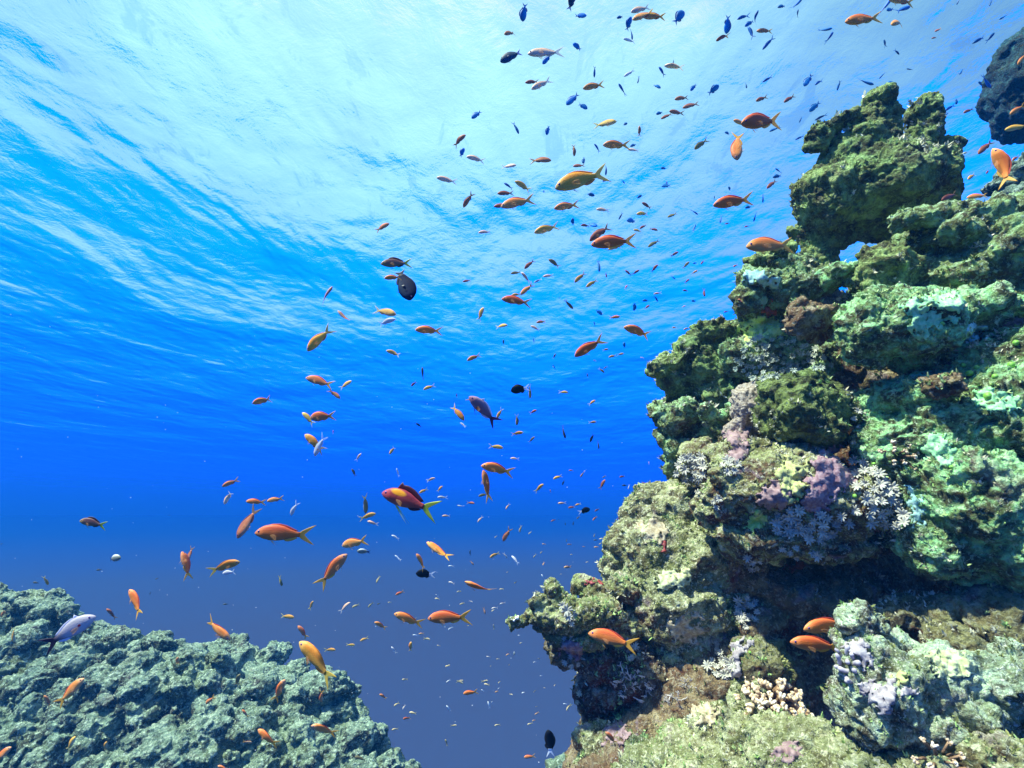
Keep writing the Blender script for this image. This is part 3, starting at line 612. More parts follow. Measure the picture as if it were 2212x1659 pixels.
for s in range(5):
    V, Fc = petal_ring(rng.choice((8, 9, 10)), 0.0215, 0.0028, 0.35 + 0.1 * s, s)
    POLY.append(mesh('polyp', V, Fc, [m_soft])); POLYG.append(mesh('polyp', V, Fc, [m_softg]))
def soft(label, spots, size=1.0, grey=False, group='sprays of soft coral'):
    """one colony: spots are picture points of its polyps; all of them sit on the rock there"""
    hs = []
    for (x, y) in spots:
        h = hit(x, y)
        if h: hs.append(h)
    if not hs: return
    med = sorted(h[2] for h in hs)[len(hs) // 2]; hs = [h for h in hs if abs(h[2] - med) < .35]
    c = hs[0][0]
    root = bpy.data.objects.new('soft_coral', None); COL.objects.link(root); root.location = c; root.empty_display_size = .05
    tag(root, label, 'soft coral', group)
    for h in hs:
        o = obj('polyp', rng.choice(POLYG if grey else POLY), root)
        n = (h[1] * .75 - h[0].normalized() * .75 + Vector((rng.uniform(-.35, .35), rng.uniform(-.35, .35), rng.uniform(-.2, .45)))).normalized()
        s = size * rng.uniform(.75, 1.2) * (0.85 if grey else 1)
        o.rotation_mode = 'QUATERNION'; o.rotation_quaternion = n.to_track_quat('Z', 'Y') @ Matrix.Rotation(rng.uniform(0, 6.28), 3, 'Z').to_quaternion()
        o.location = h[0] + n * 0.016 * s - c; o.scale = (s, s, s)
def scatter(n, cx, cy, rx, ry, rot=0, seed=0, minr=9):
    minr *= 1.35; n = int(n * .8)
    r = random.Random(seed); out = []; t = 0
    while len(out) < n and t < n * 60:
        t += 1; a = r.uniform(0, 6.28); q = math.sqrt(r.random()); x = rx * q * math.cos(a); y = ry * q * math.sin(a)
        c, s = math.cos(rad(rot)), math.sin(rad(rot)); p = (cx + x * c - y * s, cy + x * s + y * c)
        if all((p[0] - u[0]) ** 2 + (p[1] - u[1]) ** 2 > minr * minr for u in out): out.append(p)
    return out
soft('pair of white star shaped soft coral flowers on the left ledge', [(1222, 1318), (1240, 1328), (1228, 1334), (1215, 1310)], 1.0)
soft('single white soft coral flower below the pair on the left ledge', [(1232, 1350)], .8)
soft('small white soft coral spray on the undercut purple rock', scatter(5, 1234, 1428, 18, 10, -15, 1), .75)
soft('faint white soft coral sprig left of the undercut', scatter(3, 1226, 1378, 7, 14, 0, 2), .55)
soft('large puffy white soft coral at the left of the colourful bulge', scatter(26, 1495, 1012, 30, 34, 0, 3, 8), 1.0)
soft('white soft coral fan tucked beside the puffy one', scatter(9, 1578, 1005, 16, 20, 35, 4, 8), .9)
soft('white soft coral below the puffy one, trailing down', scatter(7, 1510, 1050, 12, 20, 0, 5, 8), .7)
soft('long bank of white soft coral right of the purple sponge plate', scatter(44, 1900, 1070, 34, 92, -32, 6, 10), 1.0)
soft('open white soft coral flowers in the dark below the long bank', scatter(9, 1880, 1105, 34, 24, 20, 7, 14), .95)
soft('thick white soft coral fringe under the yellow green crust', scatter(22, 1700, 1130, 34, 32, 20, 8, 10), 1.0)
soft('white soft coral fringe hanging below the purple sponge plate', scatter(20, 1765, 1140, 44, 26, -10, 9, 11), .95)
soft('lone white soft coral star at the end of the fringe', scatter(5, 1815, 1128, 14, 16, 0, 10, 11), .95)
soft('tiny white soft coral tuft in the shade under the bulge', scatter(8, 1628, 1215, 22, 16, 0, 11, 9), .7)
soft('drooping white soft coral flowers under the bulge', scatter(8, 1725, 1190, 44, 14, 12, 12, 11), .8)
soft('small pale soft coral at the foot of the moss covered lobe', scatter(5, 1552, 1085, 14, 12, 0, 13, 8), .7)
soft('grey white soft coral spray left of the lilac sponge plate', scatter(20, 1612, 1325, 24, 34, 0, 14, 9), .85)
soft('spreading white soft coral between the lilac sponge and the cream slope', scatter(20, 1560, 1440, 30, 30, 0, 15, 10), .95)
soft('little white soft coral rosette on the dark rock beneath the lower orange fish', scatter(3, 1367, 1424, 8, 6, 0, 16, 7), .75)
soft('pale soft coral rosette just under the tail of the lower orange fish', scatter(4, 1372, 1390, 12, 10, 0, 17, 8), .75)
soft('feathery grey soft coral field on the sloping shelf', scatter(60, 1700, 768, 95, 34, 12, 18, 9), .85, True)
soft('second feathery grey soft coral patch, lower on the shelf', scatter(36, 1640, 800, 60, 24, 20, 19, 9), .8, True)
soft('faint grey soft coral on the purple wall at lower left', scatter(12, 1240, 1500, 14, 40, 0, 20, 9), .7, True)
soft('scattered pale soft coral around the black cleft', scatter(7, 1845, 925, 12, 40, 10, 21, 10), .6)

# --- fine twiggy white corals
def tube(path, radii, seg=7, cap=True):
    V = []; Fc = []; k = len(path)
    for i, p in enumerate(path):
        t = (path[min(i + 1, k - 1)] - path[max(i - 1, 0)]).normalized(); a = t.orthogonal().normalized(); b = t.cross(a)
        for q in range(seg):
            an = 2 * math.pi * q / seg; V.append((p + (a * math.cos(an) + b * math.sin(an)) * radii[i])[:])
    for i in range(k - 1):
        for q in range(seg): Fc.append([i * seg + q, i * seg + (q + 1) % seg, (i + 1) * seg + (q + 1) % seg, (i + 1) * seg + q])
    if cap: Fc.append([(k - 1) * seg + q for q in range(seg)]); Fc.append([q for q in reversed(range(seg))])
    return V, Fc
def join(parts):
    V = []; Fc = []
    for v, f in parts:
        n = len(V); V += list(v); Fc += [[i + n for i in q] for q in f]
    return V, Fc
def twig(L, r0, seed, fork=3):
    r = random.Random(seed); parts = []
    def grow(p, d, l, rr, lv):
        k = 4; path = [p]; dd = d
        for i in range(k):
            dd = (dd + Vector((r.uniform(-.25, .25), r.uniform(-.25, .25), r.uniform(-.1, .25)))).normalized(); path.append(path[-1] + dd * l / k)
        parts.append(tube(path, [rr * (1 - .10 * i) for i in range(k)] + [rr * .35], 6))
        if lv:
            for _ in range(r.choice((2, 3))):
                a = r.randint(1, 3); grow(path[a], (dd + Vector((r.uniform(-1, 1), r.uniform(-1, 1), r.uniform(-.2, .6)))).normalized(), l * .7, rr * .8, lv - 1)
    grow(Vector((0, 0, 0)), Vector((0, 0, 1)), L, r0, fork)
    return join(parts)
m_twig = plain('bone_white_coral', (0.66, 0.62, 0.58), (0.50, 0.42, 0.40), 0.7, 60, 0.3)
TW = [mesh('branch', *twig(.028, .0022, s, 2), [m_twig]) for s in range(4)]
def twiggy(label, spots, s0=1.0, meshes=TW, name='twig_coral'):
    hs = [h for h in (hit(*p) for p in spots) if h]
    if not hs: return
    root = bpy.data.objects.new(name, None); COL.objects.link(root); root.location = hs[0][0]; root.empty_display_size = .05
    tag(root, label, 'coral')
    for h in hs:
        o = obj('branch', rng.choice(meshes), root)
        n = (h[1] * .8 - h[0].normalized() * .6 + Vector((rng.uniform(-.5, .5), rng.uniform(-.3, .3), rng.uniform(-.2, .5)))).normalized(); s = s0 * rng.uniform(.7, 1.2)
        o.rotation_mode = 'QUATERNION'; o.rotation_quaternion = n.to_track_quat('Z', 'Y'); o.location = h[0] - n * .004 - hs[0][0]; o.scale = (s, s, s)
twiggy('twiggy bone white coral on the maroon rock in the lower middle', scatter(26, 1368, 1482, 40, 28, 10, 31, 8), 1.1)
twiggy('small twiggy white coral at the lower middle, by the rusty rock', scatter(9, 1455, 1515, 24, 14, 0, 32, 8), .9)
twiggy('little twiggy coral beside the dark cave above the cream branching coral', scatter(8, 1490, 1480, 14, 18, 0, 33, 8), .8)

# --- cauliflower coral: knobbly branches with white tips
def knob_branch(seed, L=0.055):
    r = random.Random(seed); V = []; Fc = []; n = 0
    def ball(c, s):
        nonlocal n
        v, f = ICO2; P = v * np.array([s, s, s * 1.15]) + np.array(c[:]); V.append(P); Fc.append(f + n); n += len(P)
    p = Vector((0, 0, 0)); d = Vector((0, 0, 1))
    for i in range(7):
        ball(p, .0068 - .0002 * i); p = p + d * L / 7; d = (d + Vector((r.uniform(-.3, .3), r.uniform(-.3, .3), 0))).normalized()
    for i in range(12):
        q = Vector((r.uniform(-1, 1), r.uniform(-1, 1), r.uniform(-.3, 1))).normalized() * .0125
        ball(p + q, r.uniform(.0038, .0054)); ball(p + q * .5, .0045)
    me = remesh(np.concatenate(V), np.concatenate(Fc), .0016, 1)
    me.polygons.foreach_set('use_smooth', [True] * len(me.polygons)); me.name = 'branch'; return me
m_caul, nt, b = newmat('cream_branching_coral', 0.7)
tc = nt.nodes.new('ShaderNodeTexCoord'); sx = nt.nodes.new('ShaderNodeSeparateXYZ'); nt.links.new(tc.outputs['Object'], sx.inputs[0])
nn = N(nt, 'ShaderNodeTexNoise'); nn.inputs['Scale'].default_value = 260; nt.links.new(tc.outputs['Object'], nn.inputs['Vector'])
nt.links.new(ramp(nt, mth(nt, 'ADD', mapr(nt, sx.outputs[2], 0.0, 0.072, 0, 1, False), mth(nt, 'MULTIPLY', mth(nt, 'SUBTRACT', nn.outputs[0], .5), .25)),
     [(0.2, (0.13, 0.07, 0.035)), (0.66, (0.34, 0.20, 0.10)), (0.88, (0.60, 0.45, 0.28)), (1.0, (0.90, 0.85, 0.74))]), b.inputs['Base Color'])
bp = nt.nodes.new('ShaderNodeBump'); bp.inputs['Strength'].default_value = .6; bp.inputs['Distance'].default_value = .002
nt.links.new(nn.outputs[0], bp.inputs['Height']); nt.links.new(bp.outputs[0], b.inputs['Normal'])
KB = [knob_branch(s) for s in range(5)]
for k in KB: k.materials.clear(); k.materials.append(m_caul)
def colony(label, px, py, n, spread, s0, lean=(0, 0), depth=None, mats=None):
    h = hit(px, py); c = h[0] if depth is None else at(px, py, depth)
    root = bpy.data.objects.new('branching_coral', None); COL.objects.link(root); root.location = c; root.empty_display_size = .05
    tag(root, label, 'coral')
    axis = (UP * .75 - FWD * .75 + RIGHT * .05).normalized(); A = axis.orthogonal().normalized(); B = axis.cross(A)
    for i in range(n):
        rr = math.sqrt((i + .5) / n); th = i * 2.39996 + rng.uniform(-.2, .2)
        t = rr * spread; d = (axis * math.cos(t) + (A * math.cos(th) + B * math.sin(th)) * math.sin(t)).normalized()
        o = obj('branch', rng.choice(KB), root); s = s0 * rng.uniform(.85, 1.15)
        o.rotation_mode = 'QUATERNION'; o.rotation_quaternion = d.to_track_quat('Z', 'Y'); o.location = (A * math.cos(th) + B * math.sin(th)) * rr * .062 * s0 - axis * rr * rr * .02 ; o.scale = (s, s, s)
colony('cream branching coral with knobbly white tips', 1672, 1532, 90, 1.35, 1.0)
colony('small yellowish branching coral low in the corner', 2040, 1640, 12, 1.1, .45)
colony('pale stubby finger coral on the green slope', 1945, 975, 14, 1.2, .6)

# lilac finger sponge on the foreground coral
m_fing = plain('lilac_finger_sponge', (0.44, 0.40, 0.43), (0.30, 0.27, 0.31), .6, 60, .4)
parts = []
root = bpy.data.objects.new('finger_sponge', None); COL.objects.link(root); root.location = hit(1815, 1455)[0]; tag(root, 'lilac finger sponge with many short fingers on the foreground coral', 'sponge')
for i, p in enumerate(scatter(34, 1812, 1450, 36, 46, 15, 41, 9)):
    h = hit(*p)
    if not h or h[2] > 1.5: continue
    n = (h[1] * .7 - h[0].normalized() * .5 + Vector((rng.uniform(-.7, .3), rng.uniform(-.3, .3), rng.uniform(-.1, .7)))).normalized()
    L = rng.uniform(.014, .028); a = Vector((0, 0, 0)); side = Vector((rng.uniform(-.5, .5), rng.uniform(-.3, .3), rng.uniform(-.2, .5)))
    pth = [a + n * (L * k / 6) + side * L * (k / 6) ** 2 for k in range(7)]
    rr = rng.uniform(.0036, .0052); V, Fc = tube(pth, [rr * 1.2, rr, rr * .95, rr * .95, rr * 1.05, rr * 1.1, rr * .55], 9)
    o = obj('finger', mesh('finger', V, Fc, [m_fing]), root); o.location = h[0] - n * .003 - root.location

# green ball algae
m_ball = plain('green_ball_algae', (0.16, 0.42, 0.04), (0.26, 0.52, 0.08), .5, 90, .3)
for i, (x, y, r, lab) in enumerate(((1888, 1003, 5, 'just right of the purple sponge plate'), (1818, 1010, 4, 'on the right half of the purple sponge plate'), (1712, 1012, 5, 'at the left rim of the purple sponge plate'),
        (1722, 1080, 5, 'at the lower left rim of the purple sponge plate'), (1847, 1073, 6, 'hanging under the right rim of the purple sponge plate'), (2095, 808, 8, 'brightest, above the dark lump on the green slope'),
        (2110, 795, 6, 'upper right of the brightest one'), (2135, 858, 10, 'large, right of the dark hollow lump'), (2080, 790, 6, 'upper left of the brightest one'), (2150, 815, 7, 'near the right edge on the green slope'),
        (2185, 790, 8, 'closest to the right edge'), (2035, 700, 6, 'under the big bright boulder'), (2055, 1010, 5, 'below the glowing mint crust'), (2195, 742, 7, 'high at the right edge'), (1620, 1410, 4, 'right of the lilac sponge plate'))):
    h = hit(x, y)
    if not h: continue
    v, f = ICO3; rr = r * h[2] / F * .6; P = v * rr; P = P * (1 + .08 * fbm(P / rr * 1.5 + i * 9, 2, 1))[:, None]
    o = obj('ball_alga', mesh('ball_alga', P, f, [m_ball])); o.location = h[0] - h[0].normalized() * rr * .4 + Vector((0, 0, rr * .3))
    tag(o, 'small round green alga, ' + lab, 'alga', 'green ball algae on the reef')

# short algal turf and crumbs growing on the upper sides of the rocks: nobody could count it
def turf():
    rt = np.random.RandomState(5); V = []; Fc = []; mi = []; n = 0
    for o in ROCKS:
        if o.name.startswith(('far', 'reef_slope', 'brown')): continue
        m = o.data; c = co(m); nn = nor(m); q = np.linalg.norm(c, axis=1); view = -(nn * c).sum(1) / q
        ok = np.where((view > -.25) & (c[:, 1] > .4) & (nn[:, 2] > -.1) & (vnoise(c * 9, 1) > -.15))[0]
        if len(ok) == 0: continue
        pick = rt.choice(ok, min(len(ok) // 26, 1500))
        for i in pick:
            p = c[i]; N0 = nn[i]; s = q[i] / 2 * rt.uniform(.6, 1.25)
            for _ in range(rt.randint(4, 8)):
                d = N0 * .8 + rt.uniform(-.75, .75, 3) + np.array([0, 0, .25]); d /= np.linalg.norm(d); L = .0105 * s * rt.uniform(.6, 1.4)
                a = np.cross(d, rt.uniform(-1, 1, 3)); a /= np.linalg.norm(a) + 1e-6; w = .0018 * s * rt.uniform(.7, 1.5); bnd = rt.uniform(-.3, .3, 3) * L; b0 = p + rt.uniform(-.004, .004, 3) * s - N0 * .002
                V += [b0 - a * w, b0 + a * w, b0 + d * L * .55 + a * w * 1.1 + bnd * .4, b0 + d * L * .55 - a * w * 1.1 + bnd * .4, b0 + d * L + bnd]
                Fc += [[n, n + 1, n + 2, n + 3], [n + 3, n + 2, n + 4]]; k = int(abs(_val[1][int((p[0] * 13 + p[2] * 7) % 256)]) * 3) % 3; mi += [k, k]; n += 5
    o = obj('algal_turf', mesh('algal_turf', np.array(V), Fc, [plain('olive_turf', (.16, .19, .05), (.26, .26, .08)), plain('green_turf', (.26, .42, .12), (.4, .5, .2)), plain('cream_turf', (.5, .46, .3), (.62, .6, .42))], smooth=False, mi=mi))
    tag(o, 'short fuzzy algae over the reef rock', kind='stuff')
turf()
# ------------------------------------------------------------------ fish: "kind head_x head_y tail_x tail_y [options]" per picture tile (origin x, origin y, scale)
FISH = [
(1400, 0, .27125, """b 1235 250 1270 40;r 1010 455 1155 350 y30;D 960 745 1235 630;p 1295 665 1745 630;b 1480 770 1590 680;b 1850 530 1955 620;D 1875 -80 1800 120;b 2020 190 1865 205;n 2115 940 2125 810;
o 1970 1085 2235 1030;b 1770 1275 1930 1155;b 2030 1335 1915 1270;r 1265 1010 1435 1000;p 1340 1110 1590 960;b 610 1450 735 1355;n 1190 1640 1115 1485;b 1530 1650 1560 1535"""),
(2000, 0, .27125, """b 175 215 255 210;p 340 170 595 60 D2.1;o 365 240 640 140 D1.5;o 500 190 770 215 D1.7;b 345 220 300 370;n 370 480 350 345;w 250 490 410 500;b 1010 110 870 310;b 1530 400 1525 190;
r 1380 515 1550 400 t;n 1640 250 1800 170;n 1900 135 1830 310 b.6;b 1750 310 1850 265;n 1790 310 1845 490;o 1890 370 2080 385;n 1965 600 2100 455;b 2150 75 2240 80;n 690 815 765 935;p 760 795 1000 840 t;
n 860 790 885 705;w 265 925 400 870 b.5;n 430 1025 455 930;n 195 1030 295 1170;b 715 1080 620 1030;b 1080 1110 1150 1030;b 1430 1040 1295 1155;n 1760 1090 1765 990;n 1960 1000 2090 940;r 1870 1245 2020 1180;
r 880 1220 1060 1185;r 985 1310 1180 1270;r 810 1370 1000 1390;r 720 1445 850 1400;b 655 1400 745 1370;y 170 1500 -110 1530;o 450 1545 452 1670;b 310 1500 250 1540;o 1590 1485 1800 1530 D2.4;
R 1650 1560 2240 1430 D1.2;b 1500 1610 1560 1650;n 2040 1610 2190 1550"""),
(2600, 0, .36166, """n 180 -20 75 100;n 135 90 130 165;R 565 200 905 160;n 985 -5 880 140;o 960 -15 1205 30;b 940 100 1020 80;n 1190 40 1010 130;o 970 245 1150 160 b.5;o 1390 290 1450 265;o 1365 350 1410 345;
n 1600 40 1620 -20;n 1890 60 1920 0;n 1980 180 2080 125;n 1740 395 1860 340;n 1950 290 1865 395;n 1605 695 1670 600;n 440 275 320 280;n 465 285 390 405;n 925 360 940 435;n 1070 500 1015 455;n 1140 625 1200 650;
n 820 790 685 715;n 885 720 940 655;b 195 790 265 685;n 280 790 370 725;n 505 825 520 745;b 960 750 1040 800;b 245 1020 335 940;r 5 940 110 875;n 150 1125 175 1065;n 300 1095 400 1055;n 115 1280 190 1250;
b 1590 960 1590 900;n 1480 1020 1580 960;r 1650 1038 1745 1000;n 1920 800 1810 690;b 1790 750 1840 790;o 2090 1045 2215 965 D1.4;y 2055 1180 2235 1165 D1.25;r 1790 1415 1925 1290 D1.8;R 1960 1345 2075 1740 b.45 t D1.15;
r 1860 1600 1900 1550;y 1680 1655 1780 1590;p 1655 1475 1655 1420;o 2090 1480 2170 1430 D2.6;o 2165 590 2225 490 D1.8"""),
(1400, 450, .27125, """r 540 -5 370 125 b.6;b 520 150 470 270;p 545 255 775 320;p 1160 370 975 385;r 1590 295 1320 305;r 1870 250 1858 105;b 1975 350 1990 260;r 1850 375 2000 365;n 2110 105 2190 200;p 185 525 430 570;
r 505 870 635 705;n 1005 575 1120 660;y 1140 560 1340 685 b.4;r 925 715 1130 700 D1.9;r 880 870 1090 850 D2.0;O 965 875 1390 765 D1.6;Y 1628 650 2300 430 D1.1;b 2120 730 2015 720;o 1618 895 1930 840;
b 1850 1005 1850 1110;r 1945 1100 2060 1105;b 2150 1115 2035 1075;y 1375 1195 1685 1095;p 690 1190 855 1170 b.4;p 2135 900 2300 920;b 1495 700 1495 665"""),
(2000, 450, .27125, """O 0 125 335 115;b 340 130 420 110;p 310 165 450 190;n 40 490 60 330 b.4;b 0 560 65 540;n 275 590 235 540;b 710 400 790 400;v 1115 180 1290 40;O 1615 330 1700 -90 D1.25 f1.1;b 725 610 840 620;
r 785 560 795 610;b 485 730 415 770;r 480 825 600 890;y 410 965 578 950;b 290 1045 430 1040;r 455 1140 545 1090;y 375 1155 490 1170;r 680 1160 575 1140;v 795 1000 915 955;n 1175 965 1075 905;
n 1150 1080 1095 1200;n 1440 1075 1462 965;r 1500 1080 1560 1075;n 1375 730 1370 800;R 1350 855 1850 770;n 1970 820 1960 720;b 1745 885 1830 870;n 1860 1050 1880 930;r 1735 1120 1800 1105;r 2010 650 2140 540;
n 2115 400 2200 465;b 2090 505 2190 495;b 1545 620 1565 680;R 1735 1370 2390 1320 D1.15;R -130 1315 410 1300 D1.45;r -150 1275 100 1100 D1.8 b.6;y 70 1390 235 1355 D2;v 560 1360 700 1280;r 930 1425 835 1480;
v 1065 1545 980 1630;b 1110 1565 1155 1560;r 1205 1580 1250 1520;o 1595 1610 1660 1580;n 200 1030 255 940"""),
(2500, 100, .42194, """r 1480 1340 1615 1280 D1.6;o 1700 1310 1840 1300 D1.95"""),
(1600, 850, .27125, """r 520 155 645 45;v 815 35 955 145;n 1435 200 1425 40;v 350 215 480 200;p 480 195 595 335 t;p 745 250 880 235;y 1135 320 1275 200;y 1275 380 1420 290;o 1525 265 1515 200 f1.6;r 1750 175 1835 240;
r 1925 175 1840 225;r 2155 105 2070 200;R 240 525 605 580 D1.5;O 470 475 630 340 D2.1;y 360 480 480 465 D2.3;w 635 330 745 275 t;o 1785 355 1745 410;v 1120 645 1000 540 t;b 1475 720 1390 655;o 1690 745 1555 755;
b 1865 670 1865 560;r 2060 600 1985 650;p 2100 465 2200 450;n 2155 560 2105 480;b 1965 545 2040 545;R 1730 870 2085 985 b.25 D1.5;y 315 845 160 870 b.4;o 665 815 785 800;p 595 855 712 910;b 1025 805 1045 808;
n 940 500 955 530;n 1370 800 1385 860;R 1140 1225 1495 1010 D1.4;v 265 1020 265 1090 f1.3;n 630 1005 640 1065;v 905 1195 870 1260;n 865 1330 905 1395;y 1550 1140 1470 1155;y 1550 1240 1650 1215;y 1740 1195 1655 1210;
b 1745 1050 1745 1130;y 1365 1275 1400 1290;v 1500 1430 1425 1370;v 1490 1380 1540 1350;v 1290 1440 1295 1490;p 1940 1240 1985 1250"""),
(2000, 750, .27125, """y 1165 545 1090 590;n 895 655 835 610;r 1070 650 1005 700;r 980 790 1060 795;r 1245 870 1250 760;p 1025 975 965 1000;r 1480 1060 1545 1045;y 850 1245 915 1245;p 990 1270 1075 1245;r 740 1585 830 1560;b 1085 920 1150 920"""),
(1200, 750, .22604, """O 403 -50 215 90;U 295 565 735 545 D1.4;O 330 765 592 755 D1.45;S 745 1105 515 590 D1.75;r 1485 820 1610 800 f1.5;y 525 1310 165 1225;w 515 1370 215 1455 D1.8;R 785 1520 1190 1555;y 1790 1190 1720 1400"""),
(800, 800, .22604, """r 1335 660 1160 930 t;r 1420 1020 1605 1230 b.5 t;Y 980 1620 1330 1260"""),
(800, 1150, .27125, """O 785 380 1140 485;y 1355 420 1210 520;o 1215 640 1070 530;O 130 700 405 630;y 740 810 905 960 D1.8;O 835 875 1150 850 f1.35 D1.3;Y 765 1080 1020 1290 b.2;w 885 1350 1045 1080 D1.9;r 1125 1025 1130 1075;
y 1780 50 1960 120 b.5;r 2080 490 2150 430;d 2140 940 2212 990;y 1815 1325 1895 1220 b.5;p 1475 1310 1405 1400;d 1350 1500 1410 1590;w 1905 1490 1935 1600 t"""),
(1400, 1150, .27125, """d 5 250 15 425 t;y 20 530 165 475;r 430 580 430 630;Y 555 175 722 100;Y 525 905 355 725;w 470 935 545 990;L 585 610 930 960 D1.15;y 590 655 535 655;y 920 885 990 755;K 1090 545 1320 505;v 1330 640 1315 470 t;
y 1795 565 1675 560;v 1165 970 1165 830;o 1410 780 1320 820;y 2130 660 2040 715;Y 1245 1055 1095 1075;y 2140 925 2040 935;v 1385 1105 1310 1180;d 1760 1130 1705 960 t;d 2065 1175 2105 1065;d 2170 1260 2155 1150 t;
y 1000 1245 820 1220;p 1085 1370 1195 1380;R 730 1450 1130 1560 D1.35;b 1255 1500 1275 1510;p 165 1610 60 1645;y 1610 1625 1720 1580;o 1800 1520 1855 1518;y 1945 1605 2000 1510 t"""),
(600, 1550, .27125, """o 520 235 700 160;p 530 460 645 280 b.5;R 800 420 1035 440 b.4;o 1055 420 1255 385;r 725 855 925 500;R 910 800 1610 855 D1.05;w 1335 605 1435 430 b.3;r 90 1170 130 980;Y 718 1165 360 1265 b.3;
w 490 1320 700 1265 D1.8;v 1235 1465 1200 1330;O 2015 1085 1705 1440 b.3 D1.05"""),
(1100, 1550, .27125, """O 110 985 460 880;v 415 580 415 330 t;y 540 575 345 635;p 435 670 575 708;M 603 325 1300 535 D1.1;p 1270 135 1165 180;y 1360 235 1295 305;w 1295 375 1425 375;y 1075 320 1180 270 D2;w 1540 475 1635 485 b.8 t;
o 1755 445 1660 440;R 1860 40 1935 430 t D1.3;v 1800 360 1920 330 D1.6;p 2135 520 2185 450 b.4;p 1355 600 1455 603;p 1790 680 1855 605;r 2100 920 2195 745;w 735 840 840 882;y 2000 870 2030 840;R 1165 925 1460 1140 t;
G 320 1025 485 1050;w 780 1080 850 1155 t;R 1045 1055 1160 1270 b.3 t D1.5;K 1035 1300 1265 1325;d 1700 1015 1697 1090 t;r 1745 1205 1700 1150;w 1430 1215 1510 1215;y 1940 1105 2060 1050;p 2155 1125 2105 1050;
v 555 1420 590 1335;O 785 1570 890 1520;p 1435 1410 1515 1430;R 1640 1380 1980 1590 t;y 1535 1530 1590 1520;y 1265 1615 1325 1612;y 2055 1500 2110 1495"""),
(1600, 1500, .27125, """d 985 410 1010 345;y 755 395 645 495;o 835 465 845 500;r 1510 340 1440 460;v 1475 320 1520 290;r 1680 310 1755 300;d 1715 415 1780 410;w 1790 460 1805 400 t;r 1960 385 2015 385;d 1975 465 1955 400;p 2045 120 2045 155;
p 930 635 1030 625;r 1056 690 1140 670;y 1140 655 1215 635;K 1325 700 1180 745;r 1380 730 1440 695;o 1355 840 1410 790;r 1665 730 1720 700;y 1750 600 1790 565;v 1160 825 1200 785;r 1655 815 1710 830;r 1820 640 1855 690;
r 845 850 905 830;d 930 830 950 830;d 1020 900 1020 860;d 1115 900 1125 850;y 460 990 485 900;y 570 1010 610 975;y 1375 1050 1380 1000;d 1365 1082 1420 1080;y 1435 1070 1490 1060;y 1430 1140 1470 1110;
o 1370 1170 1430 1165;r 1045 1135 1100 1135;d 1035 1105 1040 1065;o 735 1130 785 1130;r 1230 1165 1270 1160;y 715 1250 740 1210;y 630 1300 665 1250;w 365 1280 450 1370;o 745 1390 765 1350;o 1000 1410 1105 1415;
y 1270 1355 1305 1345;v 300 1480 325 1465;v 955 1500 985 1495;v 395 1610 430 1590;w 730 1500 765 1580 t;y 1080 1260 1115 1255"""),
(0, 1600, .31646, """U 838 405 1115 465 D1.5;G 1285 785 1100 830;d 1010 925 1075 920;d 335 1060 420 1055;y 490 1090 470 980;R 1880 745 2025 1000 t b.2;R 1315 1150 1540 1385 b.2;r 1125 1325 1215 1445;d 1630 1025 1660 1005;
d 1570 1185 1580 1150;d 1770 355 1785 345;d 5 655 30 645;o 10 1420 70 1330;Z 941 1440 515 1705 D1.1"""),
(0, 1900, .39189, """O 1970 555 1710 425;d 1890 270 1935 272;y 110 600 120 470;o 1520 710 1490 800;v 2045 850 1990 970;O 685 915 510 1110;o 385 1035 425 1140;o 1735 1125 1820 1050;o 2050 1165 2105 1235;
o 1530 1460 1525 1390;y 640 1390 560 1520;y 915 1425 870 1540;O 80 1490 -60 1620;o 2130 1450 2060 1430"""),
(700, 1900, .39189, """y 870 240 835 318;p 1175 260 1095 335;v 1195 300 1260 270;v 1335 295 1375 255;d 1405 275 1440 260;y 1500 255 1532 255;y 710 380 585 375;o 735 455 820 560;R 1550 355 1800 450;y 1680 395 1742 395 D2.5;
o 1390 415 1485 485;R 1832 405 2210 370 D1.2;Y 718 625 1085 885 b.15 D1.05;y 1060 655 960 660;y 1220 620 1145 615;y 1265 580 1335 555;w 1530 630 1572 695;Y 1695 590 1690 670 f1.3;w 1710 530 1750 535;o 1760 525 1810 515;
y 1860 575 1800 555;w 2010 495 2052 458;y 1915 620 1945 625;y 1985 800 2025 790;o 580 690 570 670;O 630 905 535 1100;o 930 1110 942 1000;y 935 880 990 880;o 1430 1030 1490 1075 f1.2;y 1550 1135 1595 1105;
p 1625 1160 1648 1125;y 1680 1190 1745 1195;O 1625 1255 1700 1215;y 2140 925 2080 920;y 1620 905 1670 915;w 2000 930 2028 908;w 1995 1130 2030 1180;y 2085 1300 2030 1300;v 1985 1415 2005 1472;y 1535 1330 1588 1330;
R 385 1350 565 1465;O 860 1280 1060 1390;p 805 1385 755 1405;o 340 1450 270 1440;v 1240 1240 1240 1290;v 1215 1570 1320 1585;O 50 1650 170 1670"""),
